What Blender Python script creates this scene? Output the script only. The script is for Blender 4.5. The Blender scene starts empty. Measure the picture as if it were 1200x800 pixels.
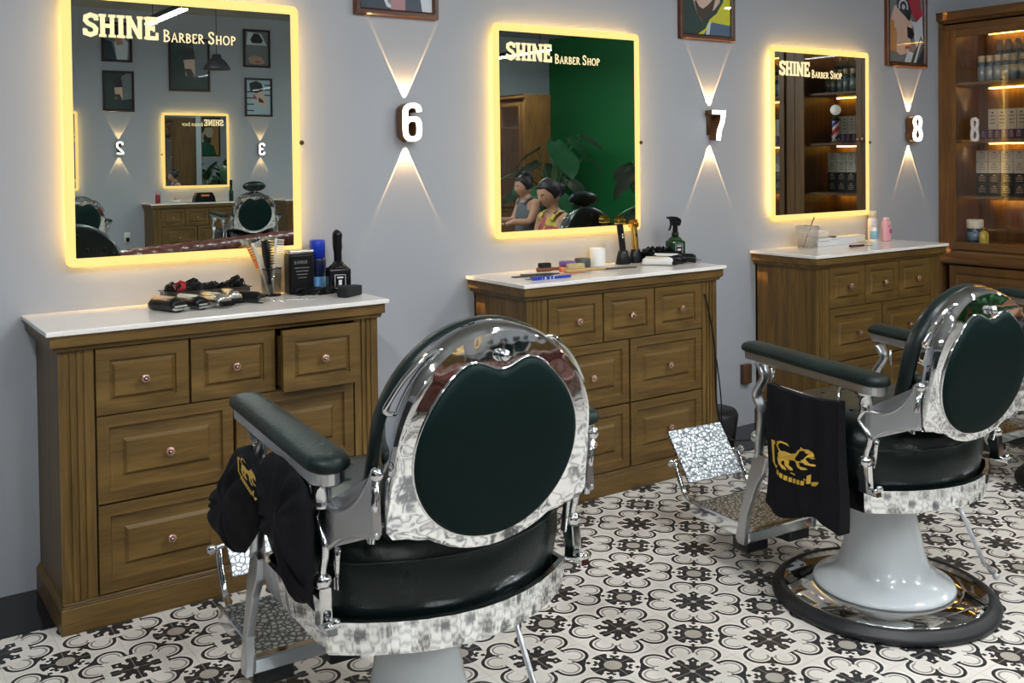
import bpy, bmesh, math, random
from mathutils import Vector, Matrix
random.seed(7)
PI = math.pi
SC = bpy.context.scene
COL = SC.collection

# ------------------------------------------------------------------ materials
class N:
    """tiny expression layer over shader math nodes"""
    nt = None
    def __init__(s, v): s.v = v
    @staticmethod
    def op(o, *a):
        n = N.nt.nodes.new('ShaderNodeMath'); n.operation = o
        for i, x in enumerate(a):
            x = x.v if isinstance(x, N) else x
            if isinstance(x, (int, float)): n.inputs[i].default_value = x
            else: N.nt.links.new(x, n.inputs[i])
        return N(n.outputs[0])
    def __add__(s, o): return N.op('ADD', s, o)
    def __radd__(s, o): return N.op('ADD', s, o)
    def __sub__(s, o): return N.op('SUBTRACT', s, o)
    def __rsub__(s, o): return N.op('SUBTRACT', o, s)
    def __mul__(s, o): return N.op('MULTIPLY', s, o)
    def __rmul__(s, o): return N.op('MULTIPLY', s, o)
    def __truediv__(s, o): return N.op('DIVIDE', s, o)
def nabs(a): return N.op('ABSOLUTE', a)
def nmin(a, b): return N.op('MINIMUM', a, b)
def nmax(a, b): return N.op('MAXIMUM', a, b)
def nsqrt(a): return N.op('SQRT', a)
def lt(a, b): return N.op('LESS_THAN', a, b)
def gt(a, b): return N.op('GREATER_THAN', a, b)
def length(a, b): return nsqrt(a*a + b*b)
def fold(a, c): # distance to nearest integer lattice, signed in [-.5,.5]
    return N.op('WRAP', a - c, 0.5, -0.5)

def new_mat(name):
    m = bpy.data.materials.new(name); m.use_nodes = True
    return m, m.node_tree, m.node_tree.nodes['Principled BSDF']
MATS = {}
def mat(name, col=(.5, .5, .5), rough=.5, metal=0., spec=.5, emit=None, es=1., coat=0., trans=0., ior=1.45, alpha=1.,
        bump=None, var=0., rvar=0.):
    if name in MATS: return MATS[name]
    m, nt, b = new_mat(name)
    b.inputs['Base Color'].default_value = (*col, 1)
    b.inputs['Roughness'].default_value = rough
    b.inputs['Metallic'].default_value = metal
    b.inputs['Specular IOR Level'].default_value = spec
    b.inputs['Coat Weight'].default_value = coat
    b.inputs['Transmission Weight'].default_value = trans
    b.inputs['IOR'].default_value = ior
    b.inputs['Alpha'].default_value = alpha
    if emit:
        b.inputs['Emission Color'].default_value = (*emit, 1)
        b.inputs['Emission Strength'].default_value = es
    tc = nt.nodes.new('ShaderNodeTexCoord')
    if bump:
        sc, st, det = bump
        t = nt.nodes.new('ShaderNodeTexNoise'); t.inputs['Scale'].default_value = sc; t.inputs['Detail'].default_value = det
        nt.links.new(tc.outputs['Object'], t.inputs['Vector'])
        bn = nt.nodes.new('ShaderNodeBump'); bn.inputs['Strength'].default_value = st; bn.inputs['Distance'].default_value = .01
        nt.links.new(t.outputs['Fac'], bn.inputs['Height']); nt.links.new(bn.outputs['Normal'], b.inputs['Normal'])
    if var or rvar:
        t = nt.nodes.new('ShaderNodeTexNoise'); t.inputs['Scale'].default_value = 6; t.inputs['Detail'].default_value = 6
        nt.links.new(tc.outputs['Object'], t.inputs['Vector'])
        if var:
            mx = nt.nodes.new('ShaderNodeMix'); mx.data_type = 'RGBA'
            mx.inputs['A'].default_value = (*[c*(1-var) for c in col], 1); mx.inputs['B'].default_value = (*[min(1, c*(1+var)) for c in col], 1)
            nt.links.new(t.outputs['Fac'], mx.inputs['Factor']); nt.links.new(mx.outputs['Result'], b.inputs['Base Color'])
        if rvar:
            mr = nt.nodes.new('ShaderNodeMapRange'); mr.inputs['To Min'].default_value = max(0, rough-rvar); mr.inputs['To Max'].default_value = rough+rvar
            nt.links.new(t.outputs['Fac'], mr.inputs['Value']); nt.links.new(mr.outputs['Result'], b.inputs['Roughness'])
    MATS[name] = m
    return m

def wood(name, c1, c2, vertical=False, rough=.42, axis=None):
    m, nt, b = new_mat(name)
    tc = nt.nodes.new('ShaderNodeTexCoord'); mp = nt.nodes.new('ShaderNodeMapping')
    mp.inputs['Scale'].default_value = (14, 14, 1.1) if vertical else ((1.1, 14, 14) if axis != 'y' else (14, 1.1, 14))
    nt.links.new(tc.outputs['Object'], mp.inputs['Vector'])
    t = nt.nodes.new('ShaderNodeTexNoise'); t.inputs['Scale'].default_value = 1.6; t.inputs['Detail'].default_value = 8
    t.inputs['Roughness'].default_value = .62; t.inputs['Distortion'].default_value = .8
    nt.links.new(mp.outputs['Vector'], t.inputs['Vector'])
    t2 = nt.nodes.new('ShaderNodeTexNoise'); t2.inputs['Scale'].default_value = 9; t2.inputs['Detail'].default_value = 3
    nt.links.new(mp.outputs['Vector'], t2.inputs['Vector'])
    r = nt.nodes.new('ShaderNodeValToRGB')
    r.color_ramp.elements[0].position = .3; r.color_ramp.elements[0].color = (*c1, 1)
    r.color_ramp.elements[1].position = .7; r.color_ramp.elements[1].color = (*c2, 1)
    ad = nt.nodes.new('ShaderNodeMath'); ad.operation = 'MULTIPLY_ADD'; ad.inputs[1].default_value = .35; 
    sb = nt.nodes.new('ShaderNodeMath'); sb.operation = 'SUBTRACT'; sb.inputs[1].default_value = .5
    nt.links.new(t2.outputs['Fac'], sb.inputs[0]); nt.links.new(sb.outputs[0], ad.inputs[0]); nt.links.new(t.outputs['Fac'], ad.inputs[2])
    nt.links.new(ad.outputs[0], r.inputs['Fac']); nt.links.new(r.outputs['Color'], b.inputs['Base Color'])
    b.inputs['Roughness'].default_value = rough; b.inputs['Specular IOR Level'].default_value = .4
    bn = nt.nodes.new('ShaderNodeBump'); bn.inputs['Strength'].default_value = .15; bn.inputs['Distance'].default_value = .002
    nt.links.new(ad.outputs[0], bn.inputs['Height']); nt.links.new(bn.outputs['Normal'], b.inputs['Normal'])
    return m

WC1, WC2 = (.070, .038, .009), (.180, .105, .027)
W_H = wood('oak_horizontal', WC1, WC2)
W_V = wood('oak_vertical', WC1, WC2, True)
W_DV = wood('display_oak_vertical', (.072, .034, .010), (.165, .080, .024), True)
W_DH = wood('display_oak_horizontal', (.072, .034, .010), (.165, .080, .024), False, axis='y')
W_IN = wood('display_oak_inside', (.10, .055, .018), (.20, .11, .036), True, .6)
W_FR = wood('picture_frame_wood', (.045, .014, .007), (.10, .035, .015), False, .35)
W_DARK = mat('drawer_gap_dark', (.02, .012, .006), .8)
CHROME = mat('chrome', (.80, .81, .82), .07, 1., bump=(7, .04, 1))
CHROME_S = mat('satin_chrome', (.62, .63, .65), .28, 1.)
CHROME_P = mat('polished_back_chrome', (.78, .79, .80), .05, 1., bump=(22, .10, 1))
CHROME_W = mat('wavy_chrome', (.84, .85, .86), .05, 1., bump=(16, .16, 2))
def streak_mat():
    m, nt, b = new_mat('streaky_polished_skirt'); b.inputs['Metallic'].default_value = 1; b.inputs['Base Color'].default_value = (.80, .82, .83, 1); b.inputs['Roughness'].default_value = .08
    tc = nt.nodes.new('ShaderNodeTexCoord'); mp = nt.nodes.new('ShaderNodeMapping'); mp.inputs['Scale'].default_value = (26, 26, 2.2); nt.links.new(tc.outputs['Object'], mp.inputs['Vector'])
    t = nt.nodes.new('ShaderNodeTexNoise'); t.inputs['Scale'].default_value = 1.; t.inputs['Detail'].default_value = 2; nt.links.new(mp.outputs['Vector'], t.inputs['Vector'])
    bn = nt.nodes.new('ShaderNodeBump'); bn.inputs['Strength'].default_value = .24; bn.inputs['Distance'].default_value = .006
    nt.links.new(t.outputs['Fac'], bn.inputs['Height']); nt.links.new(bn.outputs['Normal'], b.inputs['Normal']); return m
SKIRT = streak_mat()
BLACKLEATHER = mat('black_green_leather', (.006, .012, .011), .30, spec=.4, bump=(120, .12, 4), rvar=.08)
PADLEATHER = mat('dark_green_back_panel', (.003, .012, .011), .55, spec=.12, bump=(160, .1, 3))
ARMLEATHER = mat('worn_armrest_leather', (.007, .015, .013), .45, spec=.3, bump=(90, .15, 4), var=.95)
ENAMEL = mat('white_enamel', (.62, .66, .68), .18, coat=.5)
RUBBER = mat('black_rubber', (.012, .013, .014), .45)
BLACKP = mat('black_plastic', (.006, .006, .007), .30, spec=.35)
BLACKM = mat('matte_black', (.015, .015, .016), .6)
GOLD = mat('gold_metal', (.75, .50, .13), .2, 1.)
COPPER = mat('rose_copper_knob', (.62, .36, .28), .28, 1.)
PEARL = mat('pearl_knob_inlay', (.85, .80, .74), .25)
WHITEP = mat('white_plastic', (.72, .72, .70), .35)
CREAMP = mat('cream_plastic', (.70, .64, .52), .4)
BRONZE = mat('bronze_fixture', (.10, .055, .030), .35, .6)
def emat(name, col, s): return mat(name, (0.02, .02, .02), .6, emit=col, es=s)
LED_FACE = emat('warm_frosted_band', (1.0, .66, .20), 1.12)
LED_BACK = emat('warm_led_strip', (1.0, .58, .14), 42.)
LED_TEXT = emat('warm_backlit_lettering', (1.0, .78, .42), 1.05)
DIGIT_E = emat('white_backlit_digit', (1.0, .97, .90), 4.5)
SHELF_E = emat('warm_shelf_led', (1.0, .50, .08), 18.)
TUBE_E = emat('cool_tube_light', (.93, .97, 1.0), 150.)
BULB_E = emat('pendant_bulb', (1.0, .85, .65), 8.)

def glass_mat(name='cabinet_glass', tint=(1, 1, 1), refl=.0):
    m = bpy.data.materials.new(name); m.use_nodes = True; nt = m.node_tree; nt.nodes.clear()
    o = nt.nodes.new('ShaderNodeOutputMaterial'); mx = nt.nodes.new('ShaderNodeMixShader')
    g = nt.nodes.new('ShaderNodeBsdfGlossy'); g.inputs['Roughness'].default_value = .0
    t = nt.nodes.new('ShaderNodeBsdfTransparent'); t.inputs['Color'].default_value = (*tint, 1)
    N.nt = nt; g_ = nt.nodes.new('ShaderNodeNewGeometry'); vm = nt.nodes.new('ShaderNodeVectorMath'); vm.operation = 'DOT_PRODUCT'
    nt.links.new(g_.outputs['Normal'], vm.inputs[0]); nt.links.new(g_.outputs['Incoming'], vm.inputs[1])
    c_ = 1. - nabs(N(vm.outputs['Value'])); fr = .022 + refl + .978*(c_*c_*c_*c_*c_)   # Schlick, per face of the pane
    nt.links.new(fr.v, mx.inputs[0])
    nt.links.new(t.outputs[0], mx.inputs[1]); nt.links.new(g.outputs[0], mx.inputs[2]); nt.links.new(mx.outputs[0], o.inputs[0])
    return m
GLASS = glass_mat(refl=.02)
PGLASS = glass_mat('picture_glass')
CLEAR = glass_mat('clear_plastic_shell', (.55, .55, .56), .05)
MIRROR = mat('mirror_silver', (.70, .76, .73), 0., 1.)

def floor_mat():
    P, ox, oy = .3045, 2.1402, -.5667
    m, nt, b = new_mat('patterned_encaustic_tile'); N.nt = nt
    tc = nt.nodes.new('ShaderNodeTexCoord'); sp = nt.nodes.new('ShaderNodeSeparateXYZ')
    nt.links.new(tc.outputs['Object'], sp.inputs[0])
    x = (N(sp.outputs[0]) - ox)/P; y = (N(sp.outputs[1]) - oy)/P
    # --- about the grey-centred rosette (lattice points)
    gx = nabs(fold(x, 0.)); gy = nabs(fold(y, 0.))
    # --- about the snowflake (cell centres)
    cx = nabs(fold(x, .5)); cy = nabs(fold(y, .5))
    # snowflake frame rotated by 45 deg, folded so that s >= t >= 0, s towards a rosette
    ps = (cx + cy)*.70711; pt = nabs(cx - cy)*.70711
    s = nmax(ps, pt); t = nmin(ps, pt)
    def circ(ax, ay, px, py, r): return lt(length(ax - px, ay - py), r)
    d = length(s - .335, t - .115)
    keep = nmax(gt(s, .335), gt(t, .185))
    dark = lt(d, .140)*gt(d, .108)*keep
    dark = nmax(dark, gt(d, .115)*lt(s, .462)*lt(t, .085 )*gt(s, .375))
    dark = nmax(dark, lt(t, nmax(0., (s - .335)*.35))*gt(s, .335)*lt(s, .42))
    dark = nmax(dark, circ(s, t, .226, .190, .020))
    keep2 = nmax(gt(s, .300), gt(t, .160))
    grey = lt(d, .092)*gt(d, .072)*keep2
    grey = nmax(grey, lt(nabs(s + t - .40), .010)*lt(nabs(s - t), .10))
    grey = nmax(grey, lt(nabs(s - .375 + t*1.6), .012)*lt(t, .035))
    # snowflake
    armA = lt(t, .034)*lt(s, .165)
    tipA = lt(nabs(s - .190)*.95 + t, .060)*gt(nabs(s - .190)*.95 + t, .013)
    sb = (s + t)*.70711; tb = (s - t)*.70711
    armB = lt(tb, .050)*lt(sb, .185)
    tipB = circ(sb, tb, .192, .024, .028)
    flake = nmax(nmax(armA, tipA), nmax(armB, tipB))
    flake = nmax(flake, lt(length(s, t), .095))
    flake = flake*gt(length(s - .125, t - .056), .015)
    fdot = lt(length(s, t), .024)
    flake = flake*(1. - fdot)
    # rosette, folded about axes and diagonals : a along grid axis, b across
    a = nmax(gx, gy); c = nmin(gx, gy)
    dd = length(a, c); qa = (a + c)*.70711; qc = (a - c)*.70711   # qa points to the snowflake
    ros = lt(dd, .215)
    ros = ros*gt(length(qa - .205, qc), .080)
    ros = ros*gt(length(qa - .138, qc - .050), .019)
    ros = nmax(ros, lt(qc, .016)*lt(qa, .165)*gt(qa, .10))
    ros = nmax(ros, circ(qa, qc, .160, .026, .019))
    ros = nmax(ros, lt(nabs(qa - .222) + qc, .028))
    centre = lt(dd, .082)
    blk = nmax(nmax(dark, flake), ros)
    gr = nmax(grey, fdot*.6)
    # joints
    jx = nabs(fold(x*2., 0.)); jy = nabs(fold(y*2., 0.))
    joint = lt(nmin(jx, jy), .006)
    def mixc(f, A, B):
        mx = nt.nodes.new('ShaderNodeMix'); mx.data_type = 'RGBA'
        nt.links.new(f.v, mx.inputs['Factor'])
        for k, v in (('A', A), ('B', B)):
            if isinstance(v, tuple): mx.inputs[k].default_value = (*v, 1)
            else: nt.links.new(v, mx.inputs[k])
        return mx.outputs['Result']
    no = nt.nodes.new('ShaderNodeTexNoise'); no.inputs['Scale'].default_value = 9; no.inputs['Detail'].default_value = 5
    nt.links.new(tc.outputs['Object'], no.inputs['Vector'])
    base = mixc(N(no.outputs['Fac']), (.56, .52, .46), (.74, .70, .64))
    darkc = mixc(N(no.outputs['Fac']), (.010, .011, .013), (.034, .034, .034))
    k = mixc(gr, base, (.30, .28, .25))
    k = mixc(blk, k, darkc)
    k = mixc(centre, k, (.36, .33, .28))
    k = mixc(joint*.6, k, (.42, .39, .34))
    nt.links.new(k, b.inputs['Base Color'])
    mr = nt.nodes.new('ShaderNodeMapRange'); mr.inputs['To Min'].default_value = .22; mr.inputs['To Max'].default_value = .42
    nt.links.new(no.outputs['Fac'], mr.inputs['Value']); nt.links.new(mr.outputs['Result'], b.inputs['Roughness'])
    b.inputs['Specular IOR Level'].default_value = .35
    return m

def foot_mat():
    m, nt, b = new_mat('embossed_chrome_footplate')
    b.inputs['Metallic'].default_value = 1; b.inputs['Base Color'].default_value = (.82, .84, .84, 1); b.inputs['Roughness'].default_value = .13
    tc = nt.nodes.new('ShaderNodeTexCoord'); v = nt.nodes.new('ShaderNodeTexVoronoi'); v.inputs['Scale'].default_value = 68
    v.feature = 'DISTANCE_TO_EDGE'; nt.links.new(tc.outputs['Object'], v.inputs['Vector'])
    bn = nt.nodes.new('ShaderNodeBump'); bn.inputs['Strength'].default_value = .30; bn.inputs['Distance'].default_value = .002
    r = nt.nodes.new('ShaderNodeMapRange'); r.inputs['From Max'].default_value = .3
    nt.links.new(v.outputs[0], r.inputs['Value']); nt.links.new(r.outputs['Result'], bn.inputs['Height']); nt.links.new(bn.outputs['Normal'], b.inputs['Normal'])
    rr = nt.nodes.new('ShaderNodeValToRGB'); rr.color_ramp.elements[0].position = .03; rr.color_ramp.elements[0].color = (.10, .11, .12, 1)
    rr.color_ramp.elements[1].position = .24; rr.color_ramp.elements[1].color = (.66, .70, .71, 1)
    nt.links.new(v.outputs[0], rr.inputs[0]); nt.links.new(rr.outputs[0], b.inputs['Base Color']); b.inputs['Roughness'].default_value = .3
    return m
FOOT = foot_mat()

def wall_mat(name, col):
    m, nt, b = new_mat(name)
    tc = nt.nodes.new('ShaderNodeTexCoord'); t = nt.nodes.new('ShaderNodeTexNoise'); t.inputs['Scale'].default_value = 1.3; t.inputs['Detail'].default_value = 4
    nt.links.new(tc.outputs['Object'], t.inputs['Vector'])
    mx = nt.nodes.new('ShaderNodeMix'); mx.data_type = 'RGBA'
    mx.inputs['A'].default_value = (*[c*.95 for c in col], 1); mx.inputs['B'].default_value = (*[c*1.05 for c in col], 1)
    nt.links.new(t.outputs['Fac'], mx.inputs['Factor']); nt.links.new(mx.outputs['Result'], b.inputs['Base Color'])
    b.inputs['Roughness'].default_value = .62
    t2 = nt.nodes.new('ShaderNodeTexNoise'); t2.inputs['Scale'].default_value = 90
    nt.links.new(tc.outputs['Object'], t2.inputs['Vector'])
    bn = nt.nodes.new('ShaderNodeBump'); bn.inputs['Strength'].default_value = .04; bn.inputs['Distance'].default_value = .003
    nt.links.new(t2.outputs['Fac'], bn.inputs['Height']); nt.links.new(bn.outputs['Normal'], b.inputs['Normal'])
    return m

# ------------------------------------------------------------------ mesh builder
class MB:
    def __init__(s): s.bm = bmesh.new(); s.mi = 0; s.mats = []
    def use(s, m):
        if m not in s.mats: s.mats.append(m)
        s.mi = s.mats.index(m); return s
    def _fin(s, faces, smooth=False):
        for f in faces: f.material_index = s.mi; f.smooth = smooth
    def _merge(s, b2, M=None, smooth=False):
        if M is not None: bmesh.ops.transform(b2, matrix=M, verts=b2.verts)
        vm = [s.bm.verts.new(v.co) for v in b2.verts]
        b2.verts.index_update()
        fs = []
        for f in b2.faces:
            try: fs.append(s.bm.faces.new([vm[v.index] for v in f.verts]))
            except ValueError: pass
        s._fin(fs, smooth); b2.free(); return s
    def box(s, x0, x1, y0, y1, z0, z1, bev=0., M=None, seg=1, smooth=False):
        b = bmesh.new(); bmesh.ops.create_cube(b, size=1)
        for v in b.verts: v.co = Vector(((x0+x1)/2 + v.co.x*(x1-x0), (y0+y1)/2 + v.co.y*(y1-y0), (z0+z1)/2 + v.co.z*(z1-z0)))
        if bev: bmesh.ops.bevel(b, geom=b.edges[:], offset=bev, segments=seg, profile=.5, affect='EDGES')
        return s._merge(b, M, smooth)
    def prism(s, pts, axis, a0, a1, bev=0., M=None, seg=2, smooth=False):
        """polygon pts in the plane normal to axis, extruded from a0 to a1"""
        b = bmesh.new()
        def mk(p, a): return {'x': Vector((a, p[0], p[1])), 'y': Vector((p[0], a, p[1])), 'z': Vector((p[0], p[1], a))}[axis]
        A = [b.verts.new(mk(p, a0)) for p in pts]; B = [b.verts.new(mk(p, a1)) for p in pts]
        n = len(pts)
        f1 = b.faces.new(A); f2 = b.faces.new(B[::-1])
        for i in range(n): b.faces.new((A[i], B[i], B[(i+1) % n], A[(i+1) % n]))
        bmesh.ops.recalc_face_normals(b, faces=b.faces[:])
        if bev:
            es = [e for e in b.edges if (e in f1.edges or e in f2.edges)]
            bmesh.ops.bevel(b, geom=es, offset=bev, segments=seg, profile=.5, affect='EDGES')
        return s._merge(b, M, smooth)
    def tube(s, pts, r, n=10, smooth=True, closed=False, cap=True):
        pts = [Vector(p) for p in pts]; R = r if isinstance(r, (list, tuple)) else [r]*len(pts)
        rings = []; up = None
        for i, p in enumerate(pts):
            a = pts[i-1] if (i or closed) else p; c = pts[(i+1) % len(pts)] if (i < len(pts)-1 or closed) else p
            d = (c-a).normalized()
            if up is None:
                up = Vector((0, 0, 1)) if abs(d.z) < .9 else Vector((1, 0, 0))
            u = (up - d*up.dot(d)); u = u.normalized() if u.length > 1e-5 else d.orthogonal().normalized()
            w = d.cross(u); up = u
            rr = R[i]; ra, rb = rr if isinstance(rr, tuple) else (rr, rr)
            rings.append([s.bm.verts.new(p + u*math.cos(2*PI*k/n)*ra + w*math.sin(2*PI*k/n)*rb) for k in range(n)])
        fs = []
        m = len(rings)
        for i in range(m if closed else m-1):
            A, B = rings[i], rings[(i+1) % m]
            for k in range(n): fs.append(s.bm.faces.new((A[k], A[(k+1) % n], B[(k+1) % n], B[k])))
        if cap and not closed:
            fs.append(s.bm.faces.new(rings[0][::-1])); fs.append(s.bm.faces.new(rings[-1]))
        s._fin(fs, smooth); return s
    def lathe(s, prof, c=(0, 0, 0), n=32, M=None, smooth=True, sx=1, sy=1):
        """profile [(r, z)...] revolved about z"""
        b = bmesh.new(); rings = []
        for r, z in prof:
            if r < 1e-6: rings.append([b.verts.new((0, 0, z))])
            else: rings.append([b.verts.new((r*sx*math.cos(2*PI*k/n), r*sy*math.sin(2*PI*k/n), z)) for k in range(n)])
        for A, B in zip(rings, rings[1:]):
            for k in range(n):
                k2 = (k+1) % n
                if len(A) == 1 and len(B) > 1: b.faces.new((A[0], B[k], B[k2]))
                elif len(B) == 1 and len(A) > 1: b.faces.new((A[k], A[k2], B[0]))
                elif len(A) > 1: b.faces.new((A[k], A[k2], B[k2], B[k]))
        if len(rings[0]) > 1: b.faces.new(rings[0][::-1])
        if len(rings[-1]) > 1: b.faces.new(rings[-1])
        bmesh.ops.recalc_face_normals(b, faces=b.faces[:])
        T = Matrix.Translation(c)
        return s._merge(b, (T @ M) if M is not None else T, smooth)
    def ball(s, c, r, sc=(1, 1, 1), n=16, M=None):
        b = bmesh.new(); bmesh.ops.create_uvsphere(b, u_segments=n, v_segments=max(6, n//2), radius=r)
        T = Matrix.Translation(c) @ (M if M is not None else Matrix()) @ Matrix.Diagonal((*sc, 1))
        return s._merge(b, T, True)
    def grid(s, P, smooth=True, closeu=False):
        """rows of points -> quads"""
        V = [[s.bm.verts.new(p) for p in row] for row in P]; fs = []
        for i in range(len(V)-1):
            m = len(V[i])
            for j in range(m if closeu else m-1):
                fs.append(s.bm.faces.new((V[i][j], V[i][(j+1) % m], V[i+1][(j+1) % m], V[i+1][j])))
        s._fin(fs, smooth); return V
    def poly(s, pts, smooth=False):
        f = s.bm.faces.new([s.bm.verts.new(p) for p in pts]); s._fin([f], smooth); return s
    def cap(s, ring, smooth=False):
        f = s.bm.faces.new(ring); s._fin([f], smooth)
    def build(s, name, m=None, parent=None, loc=None, recalc=False, autosmooth=None):
        if recalc: bmesh.ops.recalc_face_normals(s.bm, faces=s.bm.faces[:])
        me = bpy.data.meshes.new(name); s.bm.to_mesh(me); s.bm.free()
        for x in (s.mats or [m]): me.materials.append(x)
        if autosmooth is not None:
            try: me.set_sharp_from_angle(angle=math.radians(autosmooth))
            except Exception: pass
        o = bpy.data.objects.new(name, me); COL.objects.link(o)
        if parent: o.parent = parent
        if loc: o.location = loc
        return o

def tag(o, label=None, cat=None, group=None, kind=None):
    if label: o['label'] = label
    if cat: o['category'] = cat
    if group: o['group'] = group
    if kind: o['kind'] = kind
    return o
def empty(name, loc=(0, 0, 0), rz=0., label=None, cat=None, group=None):
    o = bpy.data.objects.new(name, None); COL.objects.link(o); o.location = loc; o.rotation_euler = (0, 0, rz)
    o.empty_display_size = .05
    return tag(o, label, cat, group)
def copy_tree(o, loc=None, rz=None, label=None, group=None, parent=None):
    c = o.copy(); COL.objects.link(c)
    if parent: c.parent = parent
    if loc is not None: c.location = loc
    if rz is not None: c.rotation_euler = (0, 0, rz)
    if label: c['label'] = label
    if group: c['group'] = group
    for ch in o.children: copy_tree(ch, parent=c)
    return c
def struct(o): o['kind'] = 'structure'; return o
def smoothpath(pts, k=4):
    out = []; n = len(pts); P = [Vector(p) for p in pts]
    for i in range(n-1):
        p0, p1, p2, p3 = P[max(0, i-1)], P[i], P[i+1], P[min(n-1, i+2)]
        for j in range(k):
            t = j/k
            out.append(.5*((2*p1) + (p2-p0)*t + (2*p0-5*p1+4*p2-p3)*t*t + (3*p1-p0-3*p2+p3)*t**3))
    out.append(P[-1]); return out
def band(mb, pts, w, y0, y1, closed=False, flip=1):
    """thick stroke of width w along 2-D pts (x,z), extruded y0..y1"""
    P = [Vector((p[0]*flip, p[1])) for p in pts]; n = len(P); L = []; Rr = []
    for i in range(n):
        a = P[i-1] if (i or closed) else None; c = P[(i+1) % n] if (i < n-1 or closed) else None
        d1 = (P[i]-a).normalized() if a is not None else None; d2 = (c-P[i]).normalized() if c is not None else None
        if d1 is None: d = d2; k = 1
        elif d2 is None: d = d1; k = 1
        else:
            d = (d1+d2); d = d.normalized() if d.length > 1e-6 else d1; k = min(1.6, 1/max(.3, abs(d.dot(d1))))
        nn = Vector((-d.y, d.x))*w/2*k
        L.append(P[i]+nn); Rr.append(P[i]-nn)
    m = n if closed else n-1
    for i in range(m):
        j = (i+1) % n
        q = [L[i], L[j], Rr[j], Rr[i]]
        F = [(p.x, y0, p.y) for p in q]; B = [(p.x, y1, p.y) for p in q]
        mb.poly(F); mb.poly(B[::-1]); mb.poly([F[0], B[0], B[1], F[1]]); mb.poly([F[3], F[2], B[2], B[3]])
        if not closed and i == 0: mb.poly([F[0], F[3], B[3], B[0]])
        if not closed and i == m-1: mb.poly([F[1], B[1], B[2], F[2]])
def arc(cx, cz, rx, rz, a0, a1, n=8):
    return [(cx+rx*math.cos(math.radians(a0+(a1-a0)*i/n)), cz+rz*math.sin(math.radians(a0+(a1-a0)*i/n))) for i in range(n+1)]

# ------------------------------------------------------------------ camera (fitted to the photograph)
cam_d = bpy.data.cameras.new('camera'); cam = bpy.data.objects.new('camera', cam_d); COL.objects.link(cam); SC.camera = cam
cx_, cy_, cz_, yaw, pit, rol, foc = -.53249, -3.58069, 1.38798, .60830257, .02108574, -.0112713, 1.18154934
f_ = Vector((math.sin(yaw)*math.cos(pit), math.cos(yaw)*math.cos(pit), -math.sin(pit)))
r0 = Vector((math.cos(yaw), -math.sin(yaw), 0)); u0 = r0.cross(f_)
rr_ = r0*math.cos(rol) + u0*math.sin(rol); uu_ = -r0*math.sin(rol) + u0*math.cos(rol)
Mx = Matrix(((rr_.x, uu_.x, -f_.x, cx_), (rr_.y, uu_.y, -f_.y, cy_), (rr_.z, uu_.z, -f_.z, cz_), (0, 0, 0, 1)))
cam.matrix_world = Mx
cam_d.sensor_width = 36; cam_d.lens = 36*foc*1000/1200
cam_d.shift_x = -7.58/1200; cam_d.shift_y = -189.78/1200
cam_d.clip_start = .05; cam_d.clip_end = 60

# ------------------------------------------------------------------ the room
XL, XR, YB, HC = -3.2, 8.75, -8.95, 3.2
WALLC = wall_mat('blue_grey_paint', (.365, .383, .412))
GREEN = wall_mat('deep_green_paint', (.002, .105, .022))
CEIL = wall_mat('ceiling_paint', (.26, .27, .265))
struct(MB().box(XL-.1, XR+.1, YB-.1, .1, -.06, 0).build('floor', floor_mat()))
struct(MB().box(XL-.1, XR+.1, YB-.1, .1, HC, HC+.06).build('ceiling', CEIL))
struct(MB().box(XL-.1, XR+.1, 0, .1, 0, HC).build('wall_front', WALLC))
struct(MB().box(XL-.1, XR+.1, YB-.1, YB, 0, HC).build('wall_back', WALLC))
mb = MB(); mb.box(XL-.1, XL, YB, -8.2, 0, HC); mb.box(XL-.1, XL, -.4, 0, 0, HC); mb.box(XL-.1, XL, -8.2, -.4, 2.75, HC); mb.box(XL-.1, XL, -8.2, -.4, 0, .12)
struct(mb.build('wall_left', WALLC))
we = empty('window_1', (XL, -4.3, .12)); struct(we)
mb = MB().use(BLACKM)
for y in (-3.88, -1.94, 0, 1.94, 3.88): mb.box(-.06, -.01, y-.025, y+.025, 0, 2.63)
mb.box(-.06, -.01, -3.9, 3.9, 2.58, 2.63); mb.box(-.06, -.01, -3.9, 3.9, 0, .05)
struct(mb.build('window_frame', None, we)); struct(MB().box(-.038, -.032, -3.9, 3.9, .05, 2.58).build('window_pane', GLASS, we))
struct(MB().box(XR, XR+.1, YB, 0, 0, HC).build('wall_right', GREEN))
struct(MB().box(XL, 5.5, -.316, -.0005, 0.0, .0015).build('trim_1', mat('black_granite', (.006, .007, .009), .12, var=.5)))
# shop window on the street side (out of view, seen only in reflections)

# ------------------------------------------------------------------ drawer chests
def loops_panel(mb, w, h, prof, y):
    """front centred at 0, facing -y; prof [(inset, depth)]"""
    rows = []
    for ins, dep in prof:
        a, b = w/2-ins, h/2-ins
        rows.append([(-a, y+dep, -b), (a, y+dep, -b), (a, y+dep, b), (-a, y+dep, b)])
    V = mb.grid(rows, smooth=False, closeu=True)
    mb.cap(V[-1])
def knob(parent, y):
    mb = MB()
    Mr = Matrix.Rotation(PI/2, 4, 'X')
    mb.use(COPPER).lathe([(.004, 0), (.004, .012), (.009, .016), (.0125, .020), (.0135, .024), (.011, .028), (.0065, .0285)], (0, y, 0), 14, Mr)
    for k in range(10):
        a = 2*PI*k/10; mb.ball((.0115*math.cos(a), y-.0262, .0115*math.sin(a)), .0028, n=6)
    mb.use(BLACKM).lathe([(.0068, .0280), (.0068, .0292), (0, .0292)], (0, y, 0), 12, Mr)
    mb.use(PEARL).ball((0, y-.0300, 0), .0034, n=8)
    return mb.build('knob', None, parent)
_drawers = {}
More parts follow.
